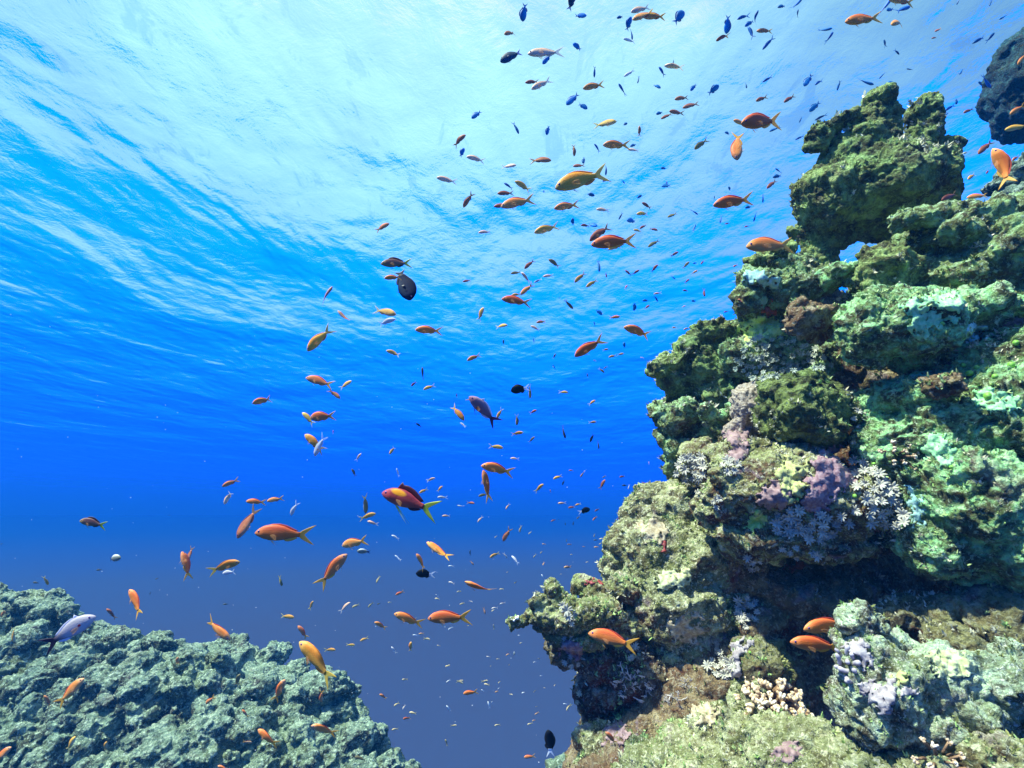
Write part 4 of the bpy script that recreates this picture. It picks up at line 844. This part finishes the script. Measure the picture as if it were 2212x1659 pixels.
(1200, 1900, .31646, """p 1170 315 1125 298;y 1030 345 1085 315;y 1000 210 1045 200;y 770 280 818 278;p 1450 335 1515 320;p 1365 375 1438 380;y 1365 410 1400 390;y 1450 180 1495 175;d 1600 120 1630 95;r 1300 440 1278 370;
y 1385 545 1392 600;y 1130 560 1105 565;o 1515 875 1562 850;G 1605 870 1600 820;p 1310 885 1355 890;y 1415 910 1450 912;w 1640 665 1665 658;y 1660 745 1692 738;v 1850 900 1880 920;w 1800 945 1835 940;
v 1545 980 1560 960;v 1350 990 1365 975;y 930 978 880 982;w 1870 1085 1900 1088;w 890 1155 932 1130;y 1070 1170 1000 1135 b.4;y 1330 1145 1255 1145;y 1285 1178 1345 1178;y 1435 1165 1460 1140;w 1430 1230 1455 1205;
o 1400 1265 1438 1240;w 1255 1230 1290 1255;R 1065 1285 1225 1240;y 1590 1285 1550 1280;w 1680 1275 1718 1250;w 1325 1360 1350 1425 t;w 1360 1370 1378 1350;o 1820 1500 1862 1465;y 1740 1605 1800 1578;o 1790 1560 1832 1548;
y 2150 1450 2200 1380;w 2115 1380 2160 1385;y 1395 1615 1460 1590;y 1910 1215 1935 1212;y 2020 1195 2035 1175;v 1805 1260 1830 1235;v 1825 1410 1850 1408"""),
(1600, 1900, .42947, """R 828 485 1195 560 D1.15;O 955 1235 1038 1325 D1.5;K 515 1235 528 1405 D1.7;O 325 1440 412 1415;y 655 1062 692 1018"""),
(2450, 1900, .42947, """R 495 430 900 395 D1.3;R 420 550 820 590 D1.34;O 1978 690 2150 665 D1.35"""),
]
TW2 = 1 / 1.53707
def fishmat(name, back, side, belly, rough=0.5, scale_marks=0.0, patch=None, head=None, rear=None, z0=-.09, z1=.09):
    """skin: back to belly countershading, fine scales, optional marks; object coordinates in body lengths"""
    m, nt, b = newmat(name, rough)
    b.inputs['Specular IOR Level'].default_value = .08 if 'black' in name else .2
    tc = nt.nodes.new('ShaderNodeTexCoord'); sx = nt.nodes.new('ShaderNodeSeparateXYZ'); nt.links.new(tc.outputs['Object'], sx.inputs[0])
    c = ramp(nt, mapr(nt, sx.outputs[2], z0, z1, 0, 1, False), [(0.0, belly), (0.38, side), (0.7, side), (1.0, back)])
    if head: c = mixc(nt, mapr(nt, sx.outputs[0], .28, .48, 0, .8), c, head)
    if rear: c = mixc(nt, mapr(nt, sx.outputs[0], rear[1], rear[2], 1, 0), c, rear[0])
    if patch:
        d = nt.nodes.new('ShaderNodeVectorMath'); d.operation = 'DISTANCE'; mp = nt.nodes.new('ShaderNodeMapping'); mp.inputs['Scale'].default_value = patch[2]
        nt.links.new(tc.outputs['Object'], mp.inputs[0]); nt.links.new(mp.outputs[0], d.inputs[0])
        d.inputs[1].default_value = [a * s for a, s in zip(patch[1], patch[2])]
        c = mixc(nt, mapr(nt, d.outputs['Value'], patch[3], patch[3] * 1.7, 1, 0), c, patch[0])
    oi = nt.nodes.new('ShaderNodeObjectInfo')
    hsv = nt.nodes.new('ShaderNodeHueSaturation'); nt.links.new(c, hsv.inputs['Color']); hsv.inputs['Saturation'].default_value = 1.0
    nt.links.new(mapr(nt, oi.outputs['Random'], 0, 1, .8, 1.2, False), hsv.inputs['Value']); nt.links.new(mapr(nt, oi.outputs['Random'], 0, 1, .492, .51, False), hsv.inputs['Hue'])
    c = hsv.outputs[0]
    v = N(nt, 'ShaderNodeTexVoronoi'); v.inputs['Scale'].default_value = 48; nt.links.new(tc.outputs['Object'], v.inputs['Vector'])
    if scale_marks: c = mixc(nt, mapr(nt, v.outputs[0], .25, .7, 0, scale_marks), c, (side[0] * .55, side[1] * .5, side[2] * .5))
    nt.links.new(c, b.inputs['Base Color'])
    bp = nt.nodes.new('ShaderNodeBump'); bp.inputs['Strength'].default_value = .15; bp.inputs['Distance'].default_value = .003
    nt.links.new(v.outputs[0], bp.inputs['Height']); nt.links.new(bp.outputs[0], b.inputs['Normal'])
    return m
def finmat(name, c, c2, alpha=0.25):
    """thin rayed fin that lets some light through"""
    m = bpy.data.materials.new(name); m.use_nodes = True; nt = m.node_tree; b = nt.nodes['Principled BSDF']; b.inputs['Roughness'].default_value = .5
    tc = nt.nodes.new('ShaderNodeTexCoord'); w = N(nt, 'ShaderNodeTexWave'); w.bands_direction = 'Z'; w.inputs['Scale'].default_value = 26; w.inputs['Distortion'].default_value = 1.2; nt.links.new(tc.outputs['Object'], w.inputs['Vector'])
    nt.links.new(mixc(nt, w.outputs['Fac'], c, c2), b.inputs['Base Color'])
    tl = nt.nodes.new('ShaderNodeBsdfTranslucent'); tl.inputs[0].default_value = c2 + (1,)
    tr = nt.nodes.new('ShaderNodeBsdfTransparent')
    m1 = nt.nodes.new('ShaderNodeMixShader'); m1.inputs[0].default_value = .35; nt.links.new(b.outputs[0], m1.inputs[1]); nt.links.new(tl.outputs[0], m1.inputs[2])
    m2 = nt.nodes.new('ShaderNodeMixShader'); m2.inputs[0].default_value = alpha; nt.links.new(m1.outputs[0], m2.inputs[1]); nt.links.new(tr.outputs[0], m2.inputs[2])
    nt.links.new(m2.outputs[0], nt.nodes['Material Output'].inputs[0])
    return m
# kind: (body material, tail/fin material, dorsal material, body height, body width, tail spread, shape words, colour words, category)
KIND = {
 'R': (fishmat('red_orange_skin', (.70, .14, .035), (.78, .21, .04), (.62, .28, .09), head=(.74, .27, .09)), finmat('yellow_tail_fin', (.75, .36, .03), (.80, .50, .08), .15), finmat('red_dorsal_fin', (.55, .05, .04), (.7, .12, .05), .1), .142, .46, 'red orange'),
 'O': (fishmat('orange_skin', (.70, .18, .045), (.78, .27, .07), (.64, .36, .17), head=(.74, .36, .18)), None, None, .142, .46, 'orange'),
 'Y': (fishmat('golden_skin', (.76, .25, .03), (.80, .37, .05), (.80, .55, .16), scale_marks=.35, head=(.78, .45, .14)), finmat('golden_fin', (.70, .42, .05), (.75, .58, .10), .2), finmat('orange_dorsal_fin', (.75, .22, .03), (.8, .35, .05), .1), .145, .46, 'golden'),
 'o': (fishmat('dull_orange_skin', (.60, .19, .06), (.72, .27, .08), (.75, .45, .20)), None, None, .145, .5, 'dull orange'),
 'y': (fishmat('yellow_skin', (.66, .33, .05), (.75, .45, .10), (.80, .66, .36)), finmat('pale_yellow_fin', (.72, .60, .14), (.8, .7, .3), .25), finmat('amber_fin', (.6, .4, .08), (.7, .5, .12), .2), .14, .5, 'yellow'),
 'p': (fishmat('peach_skin', (.80, .46, .26), (.85, .58, .40), (.86, .76, .66)), finmat('pale_fin', (.75, .6, .5), (.85, .8, .7), .4), finmat('peach_fin', (.75, .5, .35), (.8, .6, .45), .3), .125, .55, 'pale peach'),
 'w': (fishmat('silver_skin', (.50, .48, .46), (.78, .76, .74), (.88, .90, .90)), finmat('clear_fin', (.7, .75, .8), (.8, .85, .9), .5), finmat('clear_dorsal_fin', (.5, .55, .6), (.7, .7, .75), .4), .12, .55, 'silvery white'),
 'r': (fishmat('rust_skin', (.30, .09, .05), (.46, .15, .07), (.45, .26, .17)), finmat('rust_fin', (.28, .15, .08), (.4, .25, .1), .2), finmat('dark_rust_fin', (.16, .04, .03), (.25, .08, .05), .1), .14, .5, 'rusty brown'),
 'v': (fishmat('olive_skin', (.13, .12, .05), (.27, .22, .08), (.45, .38, .18)), finmat('olive_fin', (.3, .28, .1), (.4, .38, .15), .3), finmat('dark_olive_fin', (.12, .1, .05), (.2, .18, .08), .2), .14, .5, 'olive'),
 'b': (fishmat('blue_silhouette_skin', (.005, .13, .38), (.008, .21, .55), (.02, .30, .68)), finmat('silhouette_fin', (.01, .12, .40), (.02, .2, .6), .3), finmat('silhouette_dorsal_fin', (.005, .06, .28), (.01, .1, .4), .2), .21, .38, 'deep blue silhouetted'),  # backlit silhouette and haze put into the blue of skin and fins
 'n': (fishmat('slim_silhouette_skin', (.005, .09, .28), (.010, .14, .42), (.04, .22, .50)), None, None, .105, .75, 'slender blue silhouetted'),  # slim fish, silhouette blue painted into the skin as well
 'd': (fishmat('slate_skin', (.012, .02, .035), (.03, .045, .06), (.10, .12, .12)), finmat('slate_fin', (.03, .05, .08), (.05, .08, .12), .3), finmat('slate_dorsal_fin', (.01, .02, .03), (.03, .04, .06), .1), .14, .5, 'blackish'),
 'L': (fishmat('mauve_skin', (.34, .22, .28), (.36, .17, .19), (.48, .32, .36), z0=-.12, z1=.12, rear=((.16, .07, .10), -.30, -.10), patch=((.62, .05, .03), (.16, .0, -.06), (1, 0, 1.2), .022)), finmat('violet_black_fin', (.05, .02, .06), (.12, .05, .12), .1), finmat('white_edged_dorsal_fin', (.45, .42, .6), (.75, .75, .85), .1), .155, .45, 'mauve'),
 'Z': (fishmat('pale_lilac_skin', (.46, .42, .44), (.56, .48, .49), (.66, .62, .62), z0=-.12, z1=.12, rear=((.05, .03, .05), -.30, .0), patch=((.62, .04, .03), (.22, .0, 0.0), (1, 0, 1.2), .022)), finmat('black_purple_fin', (.02, .01, .03), (.05, .02, .06), .05), finmat('pearl_dorsal_fin', (.55, .55, .65), (.75, .75, .85), .1), .165, .45, 'pale lilac'),
 'M': (fishmat('crimson_skin', (.26, .028, .045), (.44, .055, .045), (.45, .13, .09), head=(.40, .08, .12), patch=((.85, .30, .01), (.20, 0, .10), (.55, 0, 1.5), .052)), finmat('lime_tail_fin', (.46, .50, .02), (.62, .66, .06), .1), finmat('maroon_dorsal_fin', (.075, .006, .015), (.13, .012, .02), .0), .150, .45, 'crimson'),
 'U': (fishmat('dusky_skin', (.13, .05, .05), (.26, .13, .08), (.25, .25, .12), head=(.4, .28, .06)), finmat('lime_fin', (.40, .48, .02), (.55, .62, .06), .1), finmat('black_dorsal_fin', (.02, .008, .012), (.05, .02, .02), .0), .15, .45, 'dusky'),
 'D': (fishmat('navy_skin', (.01, .035, .08), (.015, .06, .12), (.01, .08, .25)), finmat('violet_fin', (.10, .12, .45), (.15, .2, .6), .2), finmat('navy_fin', (.01, .03, .1), (.02, .05, .2), .1), .2, .5, 'navy'),
 'K': (fishmat('black_white_skin', (.006, .007, .01), (.008, .009, .012), (.008, .009, .012), rear=((.85, .88, .9), -.215, -.195)), finmat('white_fin', (.8, .85, .9), (.9, .92, .95), .25), finmat('black_fin', (.006, .007, .01), (.01, .01, .012), .0), .24, .36, 'black'),
 'S': (fishmat('blue_black_skin', (.004, .008, .03), (.005, .012, .04), (.006, .02, .05)), finmat('blue_black_fin', (.004, .012, .05), (.006, .02, .07), .0), finmat('blue_black_dorsal', (.004, .01, .035), (.005, .012, .04), .0), .235, .22, 'blue black'),
 'G': (fishmat('grey_skin', (.60, .64, .62), (.20, .21, .15), (.30, .32, .26), z0=-.19, z1=.20, rear=((.04, .05, .12), -.24, -.16)), finmat('ink_blue_fin', (.02, .03, .12), (.04, .05, .2), .1), finmat('white_dorsal_fin', (.7, .75, .78), (.8, .85, .88), .1), .19, .42, 'grey'),
}
def mat3(k):
    a = list(KIND[k][:3]); d = {'O': 'R', 'o': 'R', 'n': 'b'}.get(k)
    if a[1] is None: a[1] = KIND[d][1]
    if a[2] is None: a[2] = KIND[d][2]
    return a
SP = np.array([0, .03, .09, .2, .35, .5, .65, .8, .92, 1.0]); SH = np.array([.02, .26, .50, .80, .98, 1.0, .84, .54, .34, .30])
XN, XT = .5, -.27                                   # snout and tail root, in body lengths
def hprof(s): return np.interp(s, SP, SH)
def bendf(P, b):
    if not b: return P
    P = np.array(P, float); t = np.clip(.18 - P[:, 0], 0, None); P[:, 1] += b * 1.15 * t ** 2; P[:, 0] += b * b * .55 * t ** 2
    return P
def body_mesh(hm, wr, bend, ring=16, st=26, mat=None, extra=()):
    V = []; Fc = []
    for i in range(st):
        s = (i / (st - 1)) ** 1.15; x = XN - s * (XN - XT); h = hm * float(hprof(s)); w = h * wr * (1 + .35 * math.exp(-((s - .16) / .16) ** 2)) * (1 - .35 * s)
        zc = .018 * math.sin(s * 3.0) - .012 * (s < .15) * (1 - s / .15)
        for q in range(ring):
            a = 2 * math.pi * q / ring; ca, sa = math.cos(a), math.sin(a)
            V.append((x, w * math.copysign(abs(ca) ** .85, ca), zc + h * sa * (1 if sa > 0 else .94)))
    for i in range(st - 1):
        for q in range(ring): Fc.append([i * ring + q, i * ring + (q + 1) % ring, (i + 1) * ring + (q + 1) % ring, (i + 1) * ring + q])
    Fc.append([q for q in reversed(range(ring))]); Fc.append([(st - 1) * ring + q for q in range(ring)])
    return bendf(V, bend), Fc
def shell(G, th, bend):
    """closed thin sheet from a grid of (x, z) points"""
    nu, nv = len(G), len(G[0]); V = []
    for sgn in (1, -1):
        for i in range(nu):
            for j in range(nv):
                t = th * (1 - .75 * j / (nv - 1)); g = G[i][j]; V.append((g[0], sgn * t / 2 + (g[2] if len(g) > 2 else 0), g[1]))
    n = nu * nv; Fc = []
    for i in range(nu - 1):
        for j in range(nv - 1):
            a = i * nv + j; q = [a, a + 1, a + nv + 1, a + nv]; Fc.append(q); Fc.append([x + n for x in reversed(q)])
    rim = [i * nv for i in range(nu)] + [(nu - 1) * nv + j for j in range(1, nv)] + [i * nv + nv - 1 for i in range(nu - 2, -1, -1)] + [j for j in range(nv - 2, 0, -1)]
    for a, b in zip(rim, rim[1:] + rim[:1]): Fc.append([a, b, b + n, a + n])
    return bendf(V, bend), Fc
def tail_g(hm, spread=1.0, fork=1.0, nu=13, nv=7):
    G = []
    for i in range(nu):
        u = -1 + 2 * i / (nu - 1); row = []
        L = .085 + fork * .175 * abs(u) ** 1.35
        for j in range(nv):
            v = j / (nv - 1); row.append((XT + .012 - L * v, .006 + u * (hm * .27 + spread * .155 * v ** (.85) * (1 - .12 * v) * (.55 + .45 * abs(u)))))
        G.append(row)
    return G
def dorsal_g(hm, tall=1.0, x0=.26, x1=-.17, nu=14, spike=0):
    G = []
    for i in range(nu):
        t = i / (nu - 1); x = x0 + (x1 - x0) * t; s = (XN - x) / (XN - XT); zb = .018 * math.sin(s * 3.0) + hm * float(hprof(s)) * .93
        hgt = .048 * tall * (math.sin(math.pi * min(1, .12 + t * .83)) ** .55) * (1 - .25 * t) + (spike * .05 if i == 1 else 0)
        G.append([(x - .02 * v * (1 + 1.6 * t), zb + hgt * v) for v in (0, .34, .67, 1)])
    return G
def anal_g(hm, x0=.0, x1=-.19, tall=1.0):
    G = []
    for i in range(8):
        t = i / 7; x = x0 + (x1 - x0) * t; s = (XN - x) / (XN - XT); zb = .018 * math.sin(s * 3.0) - hm * .94 * float(hprof(s)) * .93
        hgt = .055 * tall * math.sin(math.pi * min(1, .2 + t * .75)) ** .8
        G.append([(x - .05 * v, zb - hgt * v) for v in (0, .4, .75, 1)])
    return G
def pelvic(hm, L=.12, sy=1, w=.022):
    G = []
    for i in range(5):
        u = -1 + i / 2; G.append([(.19 - L * v * .75 - .02 * v * v + u * w * (1 - v) * .8, -hm * .86 - L * v * .62 + u * w * .3 * (1 - v), sy * (.016 + .03 * v)) for v in (0, .25, .5, .75, 1)])
    return G
def pectoral(hm, wr, sy=1):
    G = []
    for i in range(6):
        u = -1 + i / 2.5; G.append([(.20 - .12 * v, -.02 + u * (.01 + .03 * math.sin(1.9 * v)) - .03 * v, sy * (hm * wr * 1.12 + .035 * v)) for v in (0, .33, .66, 1)])
    return G
m_pec = finmat('clear_pectoral_fin', (.7, .3, .08), (.75, .4, .15), .7)
m_eye = plain('violet_eye_ring', (.16, .08, .32), (.10, .05, .2), .2); m_pup = plain('black_pupil', (.003, .003, .004), rough=.1)
def eye_mesh(r, pup=False):
    v, f = ICO2; return v * np.array([r, r * .45, r]), f
CACHE = {}
def parts_for(k, bend, full, fat):
    key = (k, bend, full, fat)
    if key in CACHE: return CACHE[key]
    hm, wr = KIND[k][3] * fat, KIND[k][4] / (fat ** .3); mb, mf, md = mat3(k); out = []
    deep = k in 'bKSDG'
    ring, st = (16, 26) if full == 2 else (10, 14)
    bm = body_mesh(hm, wr, bend, ring, st)
    if k == 'S': tg = tail_g(hm * .45, .8, .25)
    elif k == 'K': tg = tail_g(hm * .6, 1.1, 1.1)
    elif deep: tg = tail_g(hm * .6, .9, .6)
    elif k == 'M': tg = tail_g(hm, 1.15, 1.15)
    else: tg = tail_g(hm, 1.0, 1.0) if full == 2 else tail_g(hm, 1.0, 1.0, 9, 4)
    dg = dorsal_g(hm, {'M': 2.1, 'U': 1.5, 'K': 1.0, 'S': .5, 'b': 1.3, 'D': .8, 'L': .9, 'Z': .9, 'n': .4}.get(k, .62), x1=-.19 if k != 'S' else -.24, spike=1 if k in 'MLZ' else 0, nu=14 if full == 2 else 8)
    ag = anal_g(hm, tall={'K': 1.5, 'S': .8, 'b': 1.3, 'n': .5, 'S': .9}.get(k, .75))
    T_ = [('tail_fin', shell(tg, .010, bend), mf), ('dorsal_fin', shell(dg, .008, bend), md), ('anal_fin', shell(ag, .007, bend), md if k not in 'RO' else mf)]
    if full == 0:
        V = [bm[0]]; Fc = list(bm[1]); mi = [0] * len(Fc); n = len(bm[0])
        for j, (nm, (v, f), m) in enumerate(T_):
            V.append(v); Fc += [[i + n for i in q] for q in f]; mi += [1 if j == 0 else 2] * len(f); n += len(v)
        me = mesh('fish', np.concatenate(V), Fc, [mb, mf, md], mi=mi); out = [('fish', me)]
    else:
        out.append(('body', mesh('body', *bm, [mb])))
        for nm, g, m in T_: out.append((nm, mesh(nm, *g, [m])))
        if full == 2:
            Lp = {'M': .36, 'U': .2, 'L': .2, 'Z': .2}.get(k, .11)
            for sy in (1, -1):
                out.append(('pelvic_fin', mesh('pelvic_fin', *shell(pelvic(hm, Lp, sy, .034 if k == 'M' else .022), .005, bend), [mf])))
                out.append(('pectoral_fin', mesh('pectoral_fin', *shell(pectoral(hm, wr, sy), .004, bend), [m_pec if k not in 'KSDb' else md])))
                r = .022 if not deep else .02; x = .415; s = (XN - x) / (XN - XT); h = hm * float(hprof(s)); w = h * wr * (1 + .35 * math.exp(-((s - .16) / .16) ** 2)) * (1 - .35 * s)
                zc = .018 * math.sin(s * 3.0)
                v, f = ICO2; e = v * np.array([r, r * .42, r]) + np.array([x, sy * w * .90, zc + h * .28]); p = v * np.array([r * .56, r * .5, r * .56]) + np.array([x, sy * w * .95, zc + h * .28])
                Fc = f.tolist() + (f + len(v)).tolist()
                out.append(('eye', mesh('eye', np.concatenate([e, p]), Fc, [m_eye, m_pup], mi=[0] * len(f) + [1] * len(f))))
    CACHE[key] = out; return out

LAND = [(865, 1075, 'big crimson fish'), (607, 1152, 'big red orange fish at left centre'), (712, 1232, 'orange fish facing up right'), (680, 1428, 'golden fish over the far reef'), (875, 615, 'dark oval fish'),
        (1042, 880, 'mauve fish in midwater'), (1120, 840, 'black fish in midwater'), (915, 1242, 'black fish at lower centre'), (145, 1360, 'pale lilac fish at lower left'), (1255, 380, 'large golden fish'),
        (1635, 268, 'long orange fish by the pinnacle'), (1660, 530, 'orange fish by the reef'), (1575, 435, 'orange fish left of the pinnacle'), (1320, 520, 'red fish amid the ripples'), (1100, 120, 'navy forked tail fish'),
        (1178, 112, 'long pale fish up top'), (1398, 38, 'peach fish cluster'), (1685, 112, 'orange fish at upper right'), (1860, 40, 'orange fish at top right'), (1970, 1335, 'foreground coral'), (1895, 220, 'left knob of the pinnacle'),
        (2000, 240, 'right knob of the pinnacle'), (1270, 750, 'red fish in the blue'), (1375, 715, 'curved tail red fish'), (1110, 650, 'red fish under the ripples'), (968, 1335, 'long red fish at lower centre'),
        (1110, 1335, 'white tipped finger'), (1262, 1105, 'small black fish'), (690, 745, 'golden fish nosing down'), (695, 895, 'plump orange fish'), (690, 825, 'fish above the plump one'), (1185, 1600, 'upright black fish'),
        (1045, 1045, 'upright red fish'), (200, 1130, 'dusky lime tailed fish'), (495, 1225, 'golden fish facing right'), (922, 712, 'red fish below the oval one'), (1115, 435, 'pale orange fish'), (1490, 1010, 'puffy white soft coral'),
        (1075, 1015, 'red fish over the upright one'), (290, 1300, 'orange fish over far reef'), (1030, 1270, 'slanting red fish'), (400, 1215, 'slim red fish at left'), (2170, 190, 'dark reef tower'), (1450, 790, 'green lip'),
        (1400, 1100, 'pale cream slope'), (800, 1590, 'last lump of far reef'), (1500, 200, 'gap in the bright water'), (560, 865, 'orange fish at far left')]
items = []
for ox, oy, sc, txt in FISH:
    for e in txt.replace('\n', '').split(';'):
        w = e.split(); 
        if len(w) < 5: continue
        k = w[0]; hx, hy, tx, ty = [(a * sc + o) * TW2 for a, o in zip(map(float, w[1:5]), (ox, oy, ox, oy))]
        op = {}
        for q in w[5:]: op[q[0]] = float(q[1:]) if len(q) > 1 else 1
        items.append(dict(k=k, h=(hx, hy), t=(tx, ty), L=math.hypot(hx - tx, hy - ty), op=op))
items = [i for i in items if -60 < (i['h'][0] + i['t'][0]) / 2 < 2240 and -60 < (i['h'][1] + i['t'][1]) / 2 < 1700]
items.sort(key=lambda i: -i['L'])
NAMED = {'M': 'crimson fish with a tall maroon dorsal fin and lime forked tail', 'S': 'dark oval surgeonfish slanting down beside a small orange fish'}
def frame(i, r):
    hx, hy = i['h']; tx, ty = i['t']; op = i['op']
    h2 = Vector((hx - tx, -(hy - ty))); h2.normalize(); i['px'] = ((hx + tx) / 2, (hy + ty) / 2)
    yaw = rad(op.get('y', 0)) or r.uniform(-.35, .35); roll = r.uniform(-.25, .25)
    if 't' in op: roll += r.choice((-1, 1)) * 1.05
    elif i['k'] == 'n': roll += r.choice((-1, 1)) * r.uniform(.3, 1.0)
    back = -FWD
    hd = (RIGHT * h2.x + UP * h2.y) * math.cos(yaw) + back * math.sin(yaw)
    p = Vector((-h2.y, h2.x)); 
    if p.y < 0: p = -p
    if abs(p.y) < .25 and r.random() < .0: p = -p
    dd = RIGHT * p.x + UP * p.y; y = dd.cross(hd).normalized(); z = hd.cross(y).normalized()
    M = Matrix((hd, y, z)).transposed(); M = M @ Matrix.Rotation(roll, 3, 'X')
    L = i['L']
    real = .12 if L > 60 else .075 + .045 * (L - 12) / 48 if L > 12 else .075
    if i['k'] in 'bD': real *= .9
    if i['k'] == 'S': real = .2
    if i['k'] == 'K': real = .095
    real *= r.uniform(.92, 1.1)
    d = real * math.cos(yaw) * F / L
    px, py = i['px']; up = (829.5 - py) / F * .965 + .262
    dm = 7.5
    if up > .05: dm = min(dm, 4.7 / up)
    if px > 1180 and py > 1200: dm = min(dm, 6)
    d = min(d, dm)
    if 'D' in op: d = op['D']
    real = d * L / F / math.cos(yaw)
    # tail and head lie exactly on their picture points at this depth
    c = at(px, py, d)
    return M, c, real, d
def direc(i):
    dx = i['h'][0] - i['t'][0]; dy = -(i['h'][1] - i['t'][1]); a = math.degrees(math.atan2(dy, dx)) % 360
    return ['facing right', 'nosing up right', 'pointing up', 'nosing up left', 'facing left', 'nosing down left', 'pointing down', 'nosing down right'][int((a + 22.5) // 45) % 8]
SPEC = {'M': 'crimson fish with tall maroon dorsal fin and lime forked tail', 'S': 'dark oval blue black fish slanting in midwater'}
N_IND = 285
labels = []
for i in items[:N_IND]:
    k = i['k']; L = i['L']; x, y = (i['h'][0] + i['t'][0]) / 2, (i['h'][1] + i['t'][1]) / 2
    size = 'large' if L > 85 else 'medium' if L > 48 else 'small' if L > 26 else 'tiny'
    b = min(((a - x) ** 2 + (c - y) ** 2, a, c, n) for a, c, n in LAND if (a - x) ** 2 + (c - y) ** 2 > 26 ** 2)
    dx, dy = x - b[1], y - b[2]
    rel = ('right of' if dx > 0 else 'left of') if abs(dx) > 1.3 * abs(dy) else ('below' if dy > 0 else 'above')
    lab = SPEC.get(k) or f"{size} {KIND[k][5]} fish {direc(i)}, {rel} the {b[3]}"
    if k == 'K': lab = f"{size} black fish with white tail {direc(i)}, {rel} the {b[3]}"
    labels.append((lab, x, y))
from collections import defaultdict
g = defaultdict(list)
for n_, (lab, x, y) in enumerate(labels): g[lab].append((x, n_))
final = [l[0] for l in labels]
ORD = ['leftmost', 'second from left', 'third from left', 'fourth from left', 'fifth from left', 'sixth from left']
for lab, ms in g.items():
    if len(ms) > 1:
        sh = lab
        for j, (x, n_) in enumerate(sorted(ms)): final[n_] = lab + ', ' + (ORD[j] if j < len(ms) - 1 else 'rightmost')
for n_, s in enumerate(final):
    if len(s.split()) > 16: final[n_] = s.replace(' the ', ' ', 1)
    if len(final[n_].split()) > 16: final[n_] = final[n_].replace(' fish ', ' ', 1)
GROUP = {'b': 'blue damselfish near the surface', 'n': 'slender blue fish near the surface', 'K': 'black and white damselfish', }
for n_, i in enumerate(items[:N_IND]):
    r = random.Random(n_ * 7 + 3); M, c, real, d = frame(i, r); k = i['k']; L = i['L']
    bend = i['op'].get('b', 0)
    if not bend and k not in 'SKMLZ': bend = r.choice((0, .12, .25, .0, .3))
    if r.random() < .5: bend = -bend
    fat = i['op'].get('f', 1.0)
    full = 2 if L > 48 else 1 if L > 24 else 0
    P = parts_for(k, round(bend, 2), full, fat)
    mw = M.to_4x4(); mw.translation = c
    nm = 'damselfish' if k in 'bKGD' else 'surgeonfish' if k == 'S' else 'fish'
    if full == 0: o = obj(nm, P[0][1])
    else:
        o = bpy.data.objects.new(nm, None); COL.objects.link(o); o.empty_display_size = .5
        for pn, me in P: obj(pn, me, o)
    o.matrix_world = mw @ Matrix.Scale(real, 4)
    tag(o, final[n_], 'fish', GROUP.get(k, 'orange fish schooling beside the reef' if k in 'ROYoyp' else 'fish schooling beside the reef'))
# the rest of the school, too many and too small to tell apart
V = []; Fc = []; mi = []; n = 0; mats = []; mix = {}
for n_, i in enumerate(items[N_IND:]):
    r = random.Random(n_ * 13 + 5); M, c, real, d = frame(i, r); me = parts_for(i['k'], r.choice((-.25, 0.0, .25)), 0, 1.0)[0][1]
    A = co(me) * real; A = A @ np.array([x[:] for x in M.transposed()]) + np.array(c[:]); V.append(A)
    for p in me.polygons:
        m = me.materials[p.material_index]
        if m.name not in mix: mix[m.name] = len(mats); mats.append(m)
        Fc.append([q + n for q in p.vertices]); mi.append(mix[m.name])
    n += len(A)
if V:
    o = obj('distant_fish_school', mesh('distant_fish_school', np.concatenate(V), Fc, mats, mi=mi)); tag(o, 'scattered specks of far fish in the deep blue', kind='stuff')
# two trailing white pelvic streamers of the crimson fish
# drifting particles
V = []; Fc = []; n = 0; v, f = ICO1
for _ in range(170):
    px, py = rng.uniform(0, 1500), rng.uniform(650, 1659); d = rng.uniform(.7, 3.5); s = d * rng.uniform(.35, 1.1) / F
    V.append(v * s * np.array([1, 1, rng.uniform(.5, 1)]) + np.array(at(px, py, d)[:])); Fc += (f + n).tolist(); n += len(v)
o = obj('drifting_particles', mesh('drifting_particles', np.concatenate(V), Fc, [plain('plankton', (.7, .75, .8))])); tag(o, 'fine pale specks drifting in the water', kind='stuff')
